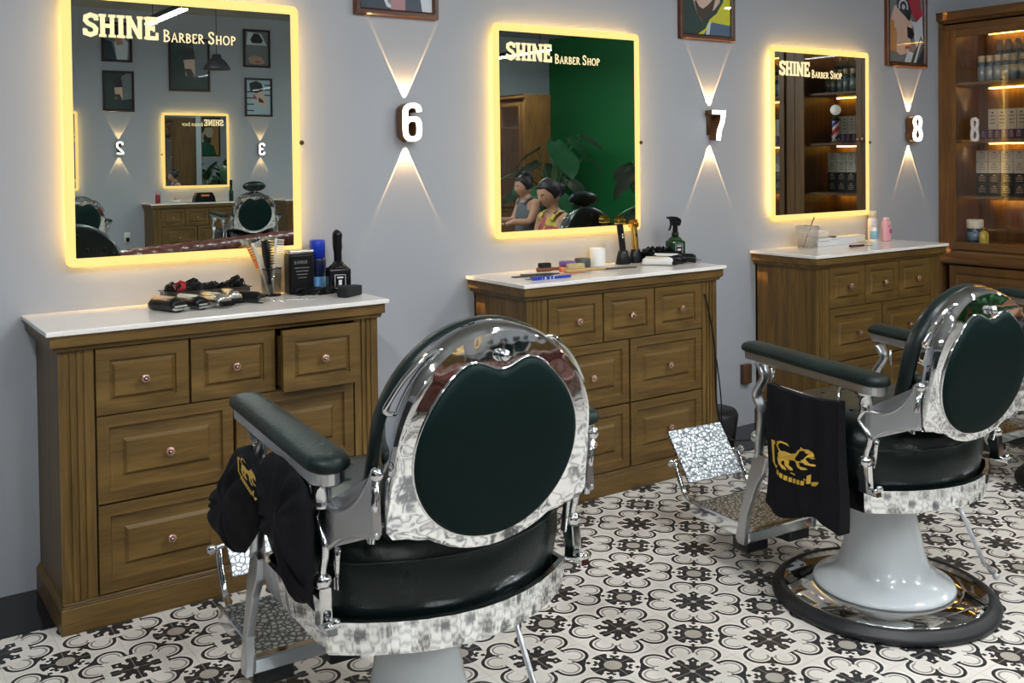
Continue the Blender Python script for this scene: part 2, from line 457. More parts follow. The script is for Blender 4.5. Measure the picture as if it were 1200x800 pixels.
def drawer(parent, xc, zc, w, h, big, out=0., withbox=False):
    key = (round(w, 3), round(h, 3), big)
    if key in _drawers and not withbox:
        d = copy_tree(_drawers[key], parent=parent); d.location = (xc, -.392-out, zc); return d
    mb = MB().use(W_H)
    T = .020
    g = .0015
    if big: prof = [(g, T), (g, .001), (g+.001, 0), (.036, 0), (.040, .009), (.046, .010), (.076, .008), (.086, -.001), (.089, -.001)]
    else: prof = [(g, T), (g, .001), (g+.001, 0), (.040, 0), (.043, .007), (.047, .007), (.056, -.001), (.058, -.001)]
    loops_panel(mb, w, h, prof, 0)
    if withbox:
        mb.use(W_V)
        d0 = .02
        mb.box(-w/2+.012, -w/2+.022, d0, .33, -h/2+.01, h/2-.03); mb.box(w/2-.022, w/2-.012, d0, .33, -h/2+.01, h/2-.03)
        mb.box(-w/2+.022, w/2-.022, .32, .33, -h/2+.01, h/2-.03); mb.box(-w/2+.022, w/2-.022, d0, .33, -h/2+.01, -h/2+.016)
    o = mb.build('drawer', None, parent); o.location = (xc, -.392-out, zc)
    k = knob(o, 0)
    if not withbox: _drawers[key] = o
    return o
def chest(loc, rz, label, group='oak drawer chests along the walls', open3=False):
    e = empty('drawer_chest', loc, rz, label, 'cabinet', group)
    x0, x1 = .042, 1.072
    mb = MB().use(W_V)
    mb.box(x0, x0+.018, -.385, -.002, .07, .84)
    mb.box(x1-.018, x1, -.385, -.002, .07, .84)
    mb.box(x0, x1, -.014, -.002, .07, .84)
    mb.use(W_DARK)
    for z in (.086, .358, .626): mb.box(x0+.018, x1-.018, -.37, -.015, z-.004, z+.004)
    for (xx, za, zb) in ((.42, .63, .84), (.704, .63, .84), (.5585, .09, .622)): mb.box(xx-.003, xx+.003, -.37, -.015, za, zb)
    mb.box(x0+.018, x1-.018, -.372, -.36, .832, .84)
    mb.build('carcass', None, e)
    for (a, b, nm) in ((x0-.006, .135, 'pilaster'), (.9865, x1+.004, 'pilaster')):
        mb = MB().use(W_V)
        w = b-a
        pr = [(a, -.36), (a, -.391), (a+w*.12, -.391)]
        for k in range(3):
            c0 = a+w*(.28+.20*k)
            pr += [(c0-w*.045, -.391), (c0-w*.022, -.386), (c0+w*.022, -.386), (c0+w*.045, -.391)]
        pr += [(b, -.391), (b, -.36)]
        mb.prism(pr, 'z', .085, .839)
        mb.build(nm, None, e)
    mb = MB().use(W_H)
    mb.prism([(-.002, .835), (-.40, .835), (-.404, .845), (-.414, .851), (-.414, .8845), (-.002, .8845)], 'x', .022, 1.086)
    mb.box(.012, .0225, -.414, -.002, .851, .8845); mb.box(1.0855, 1.096, -.414, -.002, .851, .8845)
    mb.build('cornice', None, e)
    mb = MB().use(W_H)
    mb.box(.028, 1.084, -.410, -.002, 0, .076, .002); mb.box(.031, 1.081, -.406, -.002, .074, .082, .002); mb.box(.035, 1.078, -.401, -.002, .08, .088, .003)
    mb.build('plinth', None, e)
    MB().box(0, 1.108, -.4252, -.001, .8848, .9, .003, seg=2).build('marble_top', MARBLE, e)
    zr = (.7305, .494, .2235)
    ht = (.205, .266, .268)
    for k, xc in enumerate((.2785, .562, .8445)):
        if open3 and k == 2: drawer(e, xc, zr[0], .279, ht[0], False, .052, True)
        else: drawer(e, xc, zr[0], .279, ht[0], False)
    for r in (1, 2):
        for xc in (.348, .773): drawer(e, xc, zr[r], .418, ht[r], True)
    return e
MARBLE = mat('white_marble_top', (.84, .80, .75), .14, var=.04, coat=.2)
chest((0, 0, 0), 0, 'oak drawer chest with clippers on top and its top right drawer slightly open', open3=True)
chest((1.685, 0, 0), 0, 'oak drawer chest with brushes and a green spray bottle on top')
chest((3.4075, 0, 0), 0, 'oak drawer chest with pink powder bottle on top beside the lit display cabinet')
YO = YB
OX = (1.859, 3.755, 5.52)
chest((OX[0], YO, 0), PI, 'oak drawer chest on the opposite wall, left of the two number lamps in the mirror', 'oak chests against the opposite wall')
chest((OX[1], YO, 0), PI, 'oak drawer chest on the opposite wall under the small lit mirror', 'oak chests against the opposite wall')
chest((5.40, YO, 0), PI, 'oak drawer chest on the opposite wall at the right edge of the mirror reflection', 'oak chests against the opposite wall')

# ------------------------------------------------------------------ lit mirrors
def rrect(x0, x1, z0, z1, r, n=6):
    p = []
    for cx, cz, a in ((x1-r, z1-r, 0), (x0+r, z1-r, 90), (x0+r, z0+r, 180), (x1-r, z0+r, 270)): p += arc(cx, cz, r, r, a, a+90, n)
    return p
SH = {  # slab-serif strokes, unit height 1
 'S': (.66, [[(.60, .72), (.55, .88), (.33, .93), (.12, .84), (.10, .68), (.22, .56), (.46, .46), (.57, .34), (.54, .16), (.33, .07), (.11, .13), (.06, .30)]], [(.56, .70, .68, .95), (-.02, .06, .10, .34)]),
 'H': (.78, [[(.17, 0), (.17, 1)], [(.61, 0), (.61, 1)], [(.17, .5), (.61, .5)]], [(0, 0, .34, .12), (.44, 0, .78, .12), (0, .88, .34, 1), (.44, .88, .78, 1)]),
 'I': (.38, [[(.19, 0), (.19, 1)]], [(0, 0, .38, .12), (0, .88, .38, 1)]),
 'N': (.82, [[(.15, 0), (.15, 1)], [(.15, .95), (.64, .06)], [(.66, 0), (.66, 1)]], [(0, 0, .30, .12), (0, .88, .28, 1), (.52, .88, .82, 1)]),
 'E': (.70, [[(.17, 0), (.17, 1)], [(.1, .07), (.66, .07)], [(.1, .93), (.64, .93)], [(.17, .5), (.46, .5)]], [(.55, 0, .69, .32), (.54, .70, .66, 1), (.42, .36, .52, .64), (0, 0, .2, .12), (0, .88, .2, 1)]),
}
TH = {  # thin serif capitals
 'B': (.62, [[(.12, 0), (.12, 1)], arc(.12, .76, .34, .24, 90, -90, 6), arc(.12, .26, .42, .26, 90, -90, 6)], [(0, 0, .2, .05), (0, .95, .2, 1)]),
 'A': (.74, [[(.08, 0), (.37, 1), (.66, 0)], [(.19, .36), (.55, .36)]], [(0, 0, .2, .05), (.54, 0, .76, .05)]),
 'R': (.68, [[(.12, 0), (.12, 1)], arc(.12, .75, .36, .25, 90, -90, 6), [(.28, .5), (.62, 0)]], [(0, 0, .24, .05), (0, .95, .2, 1), (.54, 0, .72, .05)]),
 'E': (.58, [[(.12, 0), (.12, 1)], [(.12, .03), (.52, .03)], [(.12, .97), (.5, .97)], [(.12, .52), (.4, .52)]], [(.49, 0, .55, .22), (.47, .8, .53, 1)]),
 'S': (.56, [[(.46, .78), (.40, .93), (.26, .98), (.12, .9), (.1, .72), (.2, .58), (.38, .46), (.47, .3), (.42, .1), (.26, .02), (.12, .08), (.07, .24)]], [(.43, .74, .49, .96), (.04, .04, .1, .28)]),
 'H': (.76, [[(.14, 0), (.14, 1)], [(.6, 0), (.6, 1)], [(.14, .5), (.6, .5)]], [(.02, 0, .26, .05), (.48, 0, .72, .05), (.02, .95, .26, 1), (.48, .95, .72, 1)]),
 'O': (.84, [arc(.4, .5, .34, .48, 0, 360, 16)], []),
 'P': (.60, [[(.12, 0), (.12, 1)], arc(.12, .74, .38, .26, 90, -90, 6)], [(0, 0, .24, .05), (0, .95, .2, 1)]),
 ' ': (.38, [], []),
}
def letters(mb, font, text, x, z, h, lw, y0, y1, sx=1., gap=.06):
    for ch in text:
        adv, st, ser = font[ch]
        for k, p in enumerate(st): band(mb, [(x+q[0]*h*sx, z+q[1]*h) for q in p], lw*h*(1 if k == 0 or font is TH else .9), y0, y1)
        for a, b, c, d in ser: mb.box(x+a*h*sx, x+c*h*sx, y0, y1, z+b*h, z+d*h)
        x += (adv+gap)*h*sx
    return x
def led_mirror(loc, rz, label, group='backlit mirrors along the walls', w=.818, h=.915, glow=1):
    e = empty('led_mirror', loc, rz, label, 'mirror', group)
    outer = rrect(0, w, 0, h, .022); inner = rrect(.031, w-.031, .029, h-.031, .004)
    mb = MB()
    Y = -.030
    rows = [[(p[0], Y, p[1]) for p in inner], [(p[0], Y, p[1]) for p in outer], [(p[0], Y+.006, p[1]) for p in outer], [(p[0], Y+.006, p[1]) for p in inner]]
    mb.grid(rows, smooth=False, closeu=True)
    mb.build('frosted_border', LED_FACE, e, recalc=True)
    mb = MB(); mb.prism(inner, 'y', Y, Y+.006); mb.build('mirror_glass', MIRROR, e)
    # led strip box behind the glass: four thin emitting strips facing outwards
    mb = MB().use(BLACKM)
    mb.box(.05, w-.05, Y+.0065, -.0005, .05, h-.05)
    mb.build('back_box', None, e)
    mb = MB()
    b = .046
    for (a0, a1, c0, c1) in ((b-.003, b+.001, b, h-b), (w-b-.001, w-b+.003, b, h-b), (b, w-b, b-.003, b+.001), (b, w-b, h-b-.001, h-b+.003)):
        mb.box(a0, a1, Y+.010, -.006, c0, c1)
    mb.build('led_strip', LED_BACK, e)
    mb = MB()
    letters(mb, SH, 'SHINE', .068, .762, .076, .20, Y-.0012, Y-.0002, sx=.90, gap=.05)
    letters(mb, TH, 'B', .325, .758, .040, .115, Y-.0012, Y-.0002, 1.)
    letters(mb, TH, 'ARBER', .352, .758, .031, .13, Y-.0012, Y-.0002, 1.02, .08)
    letters(mb, TH, 'S', .480, .758, .042, .115, Y-.0012, Y-.0002, 1.)
    letters(mb, TH, 'HOP', .507, .758, .031, .13, Y-.0012, Y-.0002, 1.0, .08)
    mb.build('lettering', LED_TEXT, e)
    mb = MB().use(BRONZE)
    mb.lathe([(.006, 0), (.006, .02), (.009, .022), (.009, .034), (.007, .037), (0, .037)], (w+.006, 0.0, .41), 12, Matrix.Rotation(PI/2, 4, 'X'))
    mb.build('touch_switch', None, e)
    return e
led_mirror((.132, 0, 1.045), 0, 'large warm backlit mirror above the clipper chest, showing a tufted sofa and hanging lamps')
led_mirror((1.817, 0, 1.045), 0, 'warm backlit mirror showing a green wall and a seated woman')
led_mirror((3.543, 0, 1.045), 0, 'warm backlit mirror nearest the display cabinet, showing its shelves')
led_mirror((3.700+.02, YO, 1.07), PI, 'backlit mirror on the opposite wall between number lamps two and three', 'mirrors on the opposite wall')
led_mirror((1.95, YO, 1.07), PI, 'backlit mirror on the opposite wall cut by the left edge of the large mirror', 'mirrors on the opposite wall')

# ------------------------------------------------------------------ number lamps
W6, H6 = .062, .134
def digit_paths(d):
    a, b = W6/2, H6/2
    if d == '6': return [([(a, b*.62), (a*.8, b*.9), (0, b), (-a*.85, b*.82), (-a, b*.45), (-a, -b*.5), (-a*.8, -b*.85), (0, -b), (a*.8, -b*.85), (a, -b*.5), (a*.92, -b*.02), (a*.5, b*.18), (-a*.5, b*.15), (-a, -b*.1)], False)]
    if d == '7': return [([(-a*1.25, b*.97), (a*1.15, b*.97), (a*.9, b*.3), (a*.15, -b*.4), (-a*.05, -b*1.08)], False)]
    if d == '8': return [([(a*.8, b*.84), (0, b), (-a*.8, b*.84), (-a*.95, b*.5), (-a*.6, b*.05), (-a, -b*.4), (-a*.85, -b*.85), (0, -b), (a*.85, -b*.85), (a, -b*.4), (a*.6, b*.05), (a*.95, b*.5)], True), ([(-a*.6, b*.04), (a*.6, b*.04)], False)]
    if d == '2': return [([(-a, b*.55), (-a*.75, b*.9), (0, b), (a*.8, b*.88), (a, b*.5), (a*.75, b*.1), (-a*.5, -b*.45), (-a*1.0, -b*.96), (a*1.15, -b*.96)], False)]
    if d == '3': return [([(-a, b*.6), (-a*.7, b*.92), (0, b), (a*.85, b*.85), (a, b*.5), (a*.75, b*.1), (-a*.1, b*.03), (a*.8, -b*.08), (a, -b*.5), (a*.8, -b*.88), (0, -b), (-a*.75, -b*.88), (-a, -b*.55)], False)]
def beam_light(name, e, loc, down):
    L = bpy.data.lights.new(name, 'SPOT'); L.energy = 14; L.color = (1.0, .60, .24)
    L.spot_size = math.radians(62); L.spot_blend = .0; L.shadow_soft_size = .001
    L.use_nodes = True; nt = L.node_tree
    em = [n for n in nt.nodes if n.type == 'EMISSION'][0]
    tc = nt.nodes.new('ShaderNodeTexCoord'); sp = nt.nodes.new('ShaderNodeSeparateXYZ'); nt.links.new(tc.outputs['Normal'], sp.inputs[0])
    N.nt = nt
    z = nabs(N(sp.outputs[2]))
    ang = N.op('ARCCOSINE', nmin(z, 1.))*(180/PI)
    # lens profile: bright core ring at the cone edge
    ring = nmax(0., 1. - nabs(ang - 26.0)/1.6)
    inside = lt(ang, 26.0)
    shield = lt(N(sp.outputs[1])*(1. if down else -1.)*-1., .10)
    st = (ring*5.0 + inside*.55)*shield
    nt.links.new(st.v, em.inputs['Strength'])
    o = bpy.data.objects.new(name, L); COL.objects.link(o); o.parent = e; o.location = loc
    o.rotation_euler = (0, 0, 0) if down else (PI, 0, 0)
    return o
def sconce(loc, rz, d, label, group='number lamps along the walls'):
    e = empty('number_lamp', loc, rz, label, 'wall lamp', group)
    wd = .0185
    mb = MB()
    def sm(p, cl):
        if d == '7': return [v[:2] for v in p]
        q = smoothpath(([p[-1]]+list(p)+[p[0], p[1]]) if cl else p, 4) if len(p) > 2 else p
        return [tuple(v)[:2] for v in (q[4:-5] if cl and len(p) > 2 else q)]
    if d == '8': wd = .0155
    for p, cl in digit_paths(d): band(mb, sm([(a, b, 0) for a, b in p], cl), wd+.004, -.058, -.012, cl)
    mb.box(-.020, .020, -.013, 0, -.045, .045)
    mb.build('lamp_body', BRONZE, e, recalc=True)
    mb = MB()
    for p, cl in digit_paths(d): band(mb, sm([(a, b, 0) for a, b in p], cl), wd, -.070, -.0585, cl)
    mb.build('digit_face', DIGIT_E, e, recalc=True)
    beam_light('lamp_beam', e, (0, -.008, .088), False)
    beam_light('lamp_beam', e, (0, -.008, -.088), True)
    return e
sconce((1.408, 0, 1.535), 0, '6', 'wall lamp shaped as the number 6 throwing warm beams up and down')
sconce((3.122, 0, 1.538), 0, '7', 'wall lamp shaped as the number 7 between the second and third mirror')
sconce((4.774, 0, 1.535), 0, '8', 'wall lamp shaped as the number 8 beside the display cabinet')
sconce((2.404, YO, 1.56), PI, '2', 'wall lamp shaped as the number 2, seen in the large mirror', 'number lamps on the opposite wall')
sconce((4.134, YO, 1.54), PI, '3', 'wall lamp shaped as the number 3, seen in the large mirror', 'number lamps on the opposite wall')

# ------------------------------------------------------------------ pictures
def flat(name, c): return mat('print_'+name, c, .35)
def picture(loc, rz, w, h, art, label, group='framed pictures', fw=.026, frame=None):
    """origin bottom-left of frame on the wall; art polys in 0..1 units of the print area"""
    e = empty('framed_picture', loc, rz, label, 'picture', group)
    mb = MB()
    rows = []
    for ins, d in ((0, 0), (0, -.022), (.004, -.026), (fw-.008, -.026), (fw, -.018), (fw, -.010)):
        rows.append([(ins, d, ins), (w-ins, d, ins), (w-ins, d, h-ins), (ins, d, h-ins)])
    mb.grid(rows, smooth=False, closeu=True)
    mb.build('frame', frame or W_FR, e, recalc=True)
    mb = MB(); pw, ph = w-2*fw, h-2*fw
    for k, (m, pts) in enumerate(art):
        mb.use(m)
        y = -.010-.00035*k
        q = [(fw+min(1, max(0, p[0]))*pw, y, fw+min(1, max(0, p[1]))*ph) for p in pts]
        mb.poly(q)
    mb.build('print', None, e)
    MB().box(fw, w-fw, -.0185, -.0175, fw, h-fw).build('glazing', PGLASS, e)
    return e
skin = flat('skin', (.48, .27, .18)); skinl = flat('light_skin', (.66, .46, .36)); hair = flat('black', (.012, .012, .014)); yel = flat('yellow', (.62, .60, .02))
dgreen = flat('bottle_green', (.010, .035, .028)); navy = flat('navy', (.02, .035, .06)); wht = flat('white', (.62, .66, .68)); red = flat('crimson', (.40, .01, .03))
pink = flat('pink', (.42, .20, .22)); gry = flat('grey', (.16, .18, .19)); lips = flat('lips', (.35, .06, .06)); denim = flat('denim', (.07, .12, .2)); beard = flat('beard', (.05, .028, .018))
paleb = flat('pale_blue', (.42, .52, .55)); amber = flat('amber', (.50, .24, .08)); green_c = flat('cape_green', (.012, .09, .05))
U = lambda *a: [(a[i], a[i+1]) for i in range(0, len(a), 2)]
full = U(0, 0, 1, 0, 1, 1, 0, 1)
artA = [(navy, full), (wht, U(.22, .42, .30, .10, .36, .02, .48, 0, .40, .35)), (gry, U(.26, .40, .38, .05, .45, .02, .40, .38)), (pink, U(.42, 0, .62, 0, .62, .2, .52, .32, .42, .25)),
        (skinl, U(.30, .40, .62, .34, .72, .6, .62, .9, .40, .92, .28, .7)), (hair, U(.26, .7, .72, .68, .7, .96, .34, .98)), (wht, U(.86, 0, 1, 0, 1, .22, .80, .20))]
artB = [(dgreen, full), (skinl, U(.20, .36, .30, .20, .40, .13, .50, .20, .66, .26, .78, .34, .82, .60, .60, .90, .34, .88, .22, .70, .14, .58, .20, .52)),
        (beard, U(.24, .32, .30, .20, .42, .12, .50, .18, .62, .24, .70, .40, .52, .30, .42, .26, .34, .28, .27, .34)), (beard, U(.22, .38, .34, .345, .35, .37, .23, .405)),
        (lips, U(.215, .355, .31, .33, .30, .345, .22, .37)), (hair, U(.28, .80, .86, .55, .88, .80, .60, .98, .34, .96)),
        (yel, U(.30, 0, 1, 0, 1, .52, .92, .48, .84, .34, .70, .22, .56, .16, .46, .06)), (denim, U(.42, 0, 1, 0, 1, .11, .60, .13)), (wht, U(.47, 0, .54, 0, .58, .13, .52, .12))]
artC = [(gry, full), (skinl, U(.10, .20, .34, .10, .56, .14, .64, .30, .62, .42, .72, .58, .54, .70, .40, .86, .16, .80, .06, .6)), (amber, U(.04, .16, .22, .14, .24, .40, .18, .58, .04, .62)),
        (skinl, U(.16, .5, .32, .48, .34, .66, .2, .72)), (hair, U(.24, .78, .60, .60, .66, .74, .58, .94, .40, 1, .20, 1)),
        (wht, arc(.42, .80, .14, .12, -20, 200, 8)+arc(.42, .80, .10, .085, 200, -20, 8)), (hair, arc(.42, .80, .09, .07, 0, 360, 10)), (wht, arc(.42, .80, .05, .04, 0, 360, 8)),
        (red, U(.50, 1, .92, 1, .92, .80, 1, .76, .92, .64, .88, .68, .86, .58, .78, .62, .66, .74, .56, .88)), (wht, U(.64, .60, .80, .60, .96, .70, 1, .3, .84, .2, .74, .3, .72, .5)),
        (hair, U(.52, .52, .66, .50, .74, .42, .66, .34, .54, .36)), (lips, U(.46, .19, .62, .21, .58, .25, .46, .23)), (wht, U(.44, 0, .62, .0, .70, .14, .52, .17)), (dgreen, U(.66, 0, .92, .40, .98, .34, .76, 0)), (wht, U(.70, 0, .92, .36, .95, .33, .76, 0)), (navy, U(.8, 0, 1, 0, 1, .24))]
artD = [(gry, full), (wht, U(.05, .6, .3, .95, .9, .98, .95, .6)), (hair, U(.22, .74, .40, .94, .62, .95, .78, .76, .7, .66, .3, .66)), (skin, U(.15, .08, .4, .02, .8, .06, .9, .22, .6, .3, .3, .26)), (lips, U(.3, .1, .6, .08, .5, .14))]
artE = [(paleb, full)] + [(navy, U(.7, z, 1, z, 1, z+.035, .7, z+.035)) for z in (.1, .28, .46, .64)] + [(navy, U(0, z, .25, z, .25, z+.035, 0, z+.035)) for z in (.55, .7, .84)] + [
        (skinl, U(.15, .3, .3, .24, .55, .32, .7, .5, .6, .7, .35, .68, .2, .5)), (beard, U(.26, .34, .5, .36, .52, .5, .34, .44)), (lips, U(.55, .44, .75, .46, .7, .6)), (hair, U(.3, .7, .6, .62, .85, .66, .9, .9, .6, .98, .36, .9))]
artF = [(gry, full), (wht, U(.1, 0, .5, 0, .6, .5, .3, .7, .05, .5)), (navy, U(.5, 0, 1, 0, 1, .6, .7, .5)), (hair, U(.3, .6, .6, .6, .8, .85, .5, .98, .2, .85)), (skin, U(.25, .45, .5, .4, .6, .62, .35, .72))]
artG = [(amber, full), (skinl, U(.38, .42, .62, .38, .74, .50, .80, .62, .74, .80, .46, .82, .34, .62)), (beard, U(.40, .42, .52, .30, .70, .34, .72, .48, .56, .50, .46, .60)), (hair, U(.34, .64, .36, .86, .56, .94, .76, .88, .76, .78, .48, .76, .42, .62)),
        (wht, U(.24, .36, .44, .32, .42, .44, .32, .46)), (green_c, U(.1, 0, .9, 0, .8, .26, .58, .34, .30, .38, .14, .24))]
artH = [(dgreen, full), (gry, U(0, .3, .4, .25, .6, .8, .2, 1, 0, 1)), (skinl, U(.35, .3, .6, .28, .66, .6, .5, .8, .36, .7)), (hair, U(.34, .62, .66, .6, .66, .86, .4, .9)), (beard, U(.38, .3, .56, .26, .64, .42, .46, .42))]
picture((1.188, 0, 1.955), 0, .372, .62, artA, 'framed picture with pink and white cloth, above the number 6 lamp')
picture((2.912, 0, 1.962), 0, .378, .54, artB, 'framed picture of a bearded man in a yellow hood, above the number 7 lamp')
picture((4.548, 0, 1.900), 0, .388, .455, artC, 'framed picture of a face with red hair, above the number 8 lamp')
BF = mat('dark_brown_frame', (.025, .010, .008), .35)
for (xa, xb, za, zb, art, lab) in ((2.23, 2.575, 2.575, 3.04, artF, 'upper left framed picture on the opposite wall, partly behind the mirror lettering'),
                                 (2.235, 2.59, 1.99, 2.47, artH, 'framed picture on the opposite wall just above the number 2 lamp'),
                                 (3.0, 3.50, 2.25, 2.90, artH, 'largest framed picture on the opposite wall, man with blue tones'),
                                 (3.93, 4.28, 2.58, 3.06, artD, 'framed picture of a head and clasped hands, top right in the large mirror'),
                                 (3.94, 4.30, 1.955, 2.445, artE, 'framed picture of a man in profile before stripes, above the number 3 lamp')):
    picture((xb, YO, za), PI, xb-xa, zb-za, art, lab, 'pictures on the opposite wall', frame=BF)
picture((5.95, 0, 1.50), 0, .62, .82, artG, 'large poster of a bearded man in a green cape, seen deep in the nested mirrors', 'framed pictures', frame=BF)

# ------------------------------------------------------------------ barber chair
def superoval(hx, yf, yr, sag, n=10):
    """plan outline: straight sides at +-hx, front at yf, rear corners at yr, rear arc bulging back by sag"""
    p = []
    r = .03
    p += [(hx-r+r*math.cos(a), yf-r+r*math.sin(a)) for a in (0, PI/6, PI/3, PI/2)]
    p += [(-hx+r-r*math.sin(a), yf-r+r*math.cos(a)) for a in (0, PI/6, PI/3, PI/2)]
    for i in range(n+1):
        t = -1+2*i/n
        p.append((t*hx, yr-sag*(1-t*t)))
    return p
def barber_chair(loc, rz, lift, label, group='chrome and black barber chairs', headrest=False):
    e = empty('barber_chair', loc, rz, label, 'barber chair', group)
    # base
    MB().lathe([(0, 0), (.31, 0), (.338, .004), (.340, .016), (.334, .026), (.322, .031), (.318, .037), (.304, .040), (.300, .036), (0, .036)], n=64).build('rubber_ring', RUBBER, e)
    MB().lathe([(.303, .0365), (.300, .040), (.2, .046), (0, .048)], n=64).build('base_disc', mat('base_disc_chrome', (.62, .60, .58), .04, 1.), e)
    zt = .405+lift
    MB().lathe([(.19, .045), (.208, .047), (.213, .053), (.208, .061), (.185, .070), (.158, .085), (.138, .108), (.127, .14), (.118, .18), (.105, .24), (.094, .30), (.088, zt-.02), (0, zt-.02)], n=56).build('pedestal', ENAMEL, e)
    L = empty('seat_assembly')  # replaced below by direct offsets (kept flat: parts only one level deep)
    bpy.data.objects.remove(L)
    z = lift
    mb = MB().use(CHROME_S)
    mb.tube([(.10, -.06, .36+z), (.17, -.14, .34+z), (.215, -.20, .13), (.23, -.225, .10)], .007, 8); mb.ball((.232, -.228, .095), .011, n=10)
    mb.build('height_lever', None, e)
    # seat tray (skirt)
    out = superoval(.282, .235, -.172, .115); inn = superoval(.270, .223, -.165, .108)
    low = superoval(.275, .228, -.167, .112)
    rows = [[(p[0], p[1], .400+z) for p in low], [(p[0], p[1], .4335+z) for p in superoval(.2795, .2325, -.170, .114)], [(p[0], p[1], .467+z) for p in out], [(p[0], p[1], .467+z) for p in inn], [(p[0], p[1], .415+z) for p in inn]]
    mb = MB(); V = mb.grid(rows, smooth=True, closeu=True); mb.cap(V[-1]); mb.cap([v for v in V[0]][::-1])
    mb.build('seat_skirt', SKIRT, e, recalc=True, autosmooth=40)
    # seat cushion
    def cush_row(hx, yf, yr, sag, zz, bulge=0): return [(p[0], p[1], zz) for p in superoval(hx, yf, yr, sag)]
    rr = [(.238, .205, -.145, .085, .42), (.250, .222, -.155, .100, .445), (.260, .250, -.160, .106, .49), (.268, .268, -.162, .108, .53), (.272, .278, -.158, .104, .565), (.270, .280, -.150, .096, .60), (.258, .270, -.138, .085, .628), (.235, .250, -.12, .07, .645), (.195, .21, -.09, .05, .654), (.13, .15, -.06, .03, .657), (.05, .06, -.02, .01, .658)]
    mb = MB(); V = mb.grid([cush_row(*r[:4], r[4]+z) for r in rr], smooth=True, closeu=True); mb.cap(V[-1], True); mb.cap(V[0][::-1])
    # tufted seams and buttons on the seat top
    for i in range(-2, 3):
        for j in range(3):
            x = .09*i + (.045 if j % 2 else 0); y = -.04+.10*j
            if abs(x) < .2: mb.ball((x, y, .656+z), .010, (1, 1, .45), 8)
    seat = mb.build('seat_cushion', BLACKLEATHER, e, recalc=True)
    mb = MB(); pts = superoval(.2735, .278, -.1585, .104); mb.tube([(p[0], p[1], .575+z) for p in pts], .003, 6, closed=True); mb.build('piping', BLACKLEATHER, seat)
    # backrest frame: outline in back plane coordinates (x, s) ; s up along the tilted plane
    tilt = math.radians(11.3)
    by, bz = -.330, .67+z
    def BP(x, s, d=0.):  # d = offset towards the front
        return (x, by - math.sin(tilt)*s + math.cos(tilt)*d, bz + math.cos(tilt)*s + math.sin(tilt)*d)
    c0 = .140; R = .220
    outl = []
    outl += [(.228, -.000), (.227, .03)]
    outl += [(R*math.cos(a), c0+R*1.02*math.sin(a)) for a in [PI*k/28 for k in range(0, 29)]]
    outl += [(-.227, .03), (-.228, -.000), (-.228, -.012), (-.205, -.016), (-.185, -.018), (-.165, -.026)]
    for k in range(1, 12):
        a = PI+math.radians(42)+math.radians(96)*k/12
        outl.append((.220*math.cos(a), .120+.192*math.sin(a)))
    outl += [(.165, -.026), (.185, -.018), (.205, -.016), (.228, -.012)]
    # inner pad outline (with a notch at the top centre)
    def padr(a):
        r = .178
        x, s = r*math.cos(a), .136+.178*math.sin(a)
        if s > .2:
            x_ = abs(x); s -= .026*math.exp(-(x_/.040)**2)
            s += .007*math.exp(-((x_-.080)/.035)**2)
        return x, s
    n = len(outl)
    def resample(fn, m): return [fn(-PI/2 + 2*PI*k/m) for k in range(m)]
    M_ = 72
    def outer_at(a):
        # ray from centre hitting outline polygon
        cx, cs = 0., .135
        dx, ds = math.cos(a), math.sin(a); best = None
        for i in range(n):
            x1, y1 = outl[i]; x2, y2 = outl[(i+1) % n]
            ex, ey = x2-x1, y2-y1; den = dx*ey-ds*ex
            if abs(den) < 1e-9: continue
            t = ((x1-cx)*ey-(y1-cs)*ex)/den; u = ((x1-cx)*ds-(y1-cs)*dx)/den
            if t > 0 and -1e-6 <= u <= 1+1e-6 and (best is None or t < best): best = t
        return (cx+dx*best, cs+ds*best)
    angs = [2*PI*k/M_ for k in range(M_)]
    O = [outer_at(a) for a in angs]; I = [padr(a) for a in angs]
    def lerp(p, q, t): return (p[0]+(q[0]-p[0])*t, p[1]+(q[1]-p[1])*t)
    def dome(p): return (.95*(p[1]-.17)**2 if p[1] > .17 else 0.) + .004*min(1, (p[0]/.22)**2)
    rows = []
    def off(o, t, d): q = lerp(o, (0, .135), t); return BP(*q, d+dome(o))
    rows.append([off(o, .03, .062) for o in O])
    rows.append([off(o, .0, .058) for o in O])
    rows.append([off(o, -.012, .045) for o in O])
    rows.append([off(o, -.016, .030) for o in O])
    rows.append([off(o, -.008, .014) for o in O])
    rows.append([off(o, .0, .008) for o in O])
    rows.append([off(o, .018, .0) for o in O])
    for t in (.03, .3, .65, 1.):
        ps = [lerp(lerp(o, (0, .135), .018), i_, t) for o, i_ in zip(O, I)]
        rows.append([BP(*p, dome(p)) for p in ps])
    rows.append([BP(*i_, dome(i_)+.006) for i_ in I])
    mb = MB(); V = mb.grid(rows, smooth=True, closeu=True); mb.cap(V[-1])
    shell = mb.build('back_frame', CHROME_P, e, recalc=True, autosmooth=28)
    mb = MB(); mb.tube([BP(*lerp(i, (0, .135), -.012), dome(i)-.001) for i in I], .0025, 6, closed=True); mb.build('trim_ring', CHROME, shell)
    mb = MB()
    rows = []
    for t, d in ((0, .002), (.004, -.006), (.02, -.011), (.06, -.013), (.3, -.014), (.6, -.014), (.9, -.014)):
        rows.append([BP(*lerp(i, (0, .12), t), d+dome(lerp(i, (0, .12), t))) for i in I])
    V = mb.grid(rows, smooth=True, closeu=True); mb.cap(V[-1], True)
    mb.build('back_panel', PADLEATHER, e, recalc=True)
    mb = MB(); mb.ball(BP(0, .318, dome((0, .318))-.010), .0125, n=16); mb.tube([BP(0, .318, dome((0, .318))-.010), BP(0, .318, dome((0, .318))+.004)], .006, 10); mb.build('back_knob', CHROME, e)
    # front cushion, tufted
    rows = []
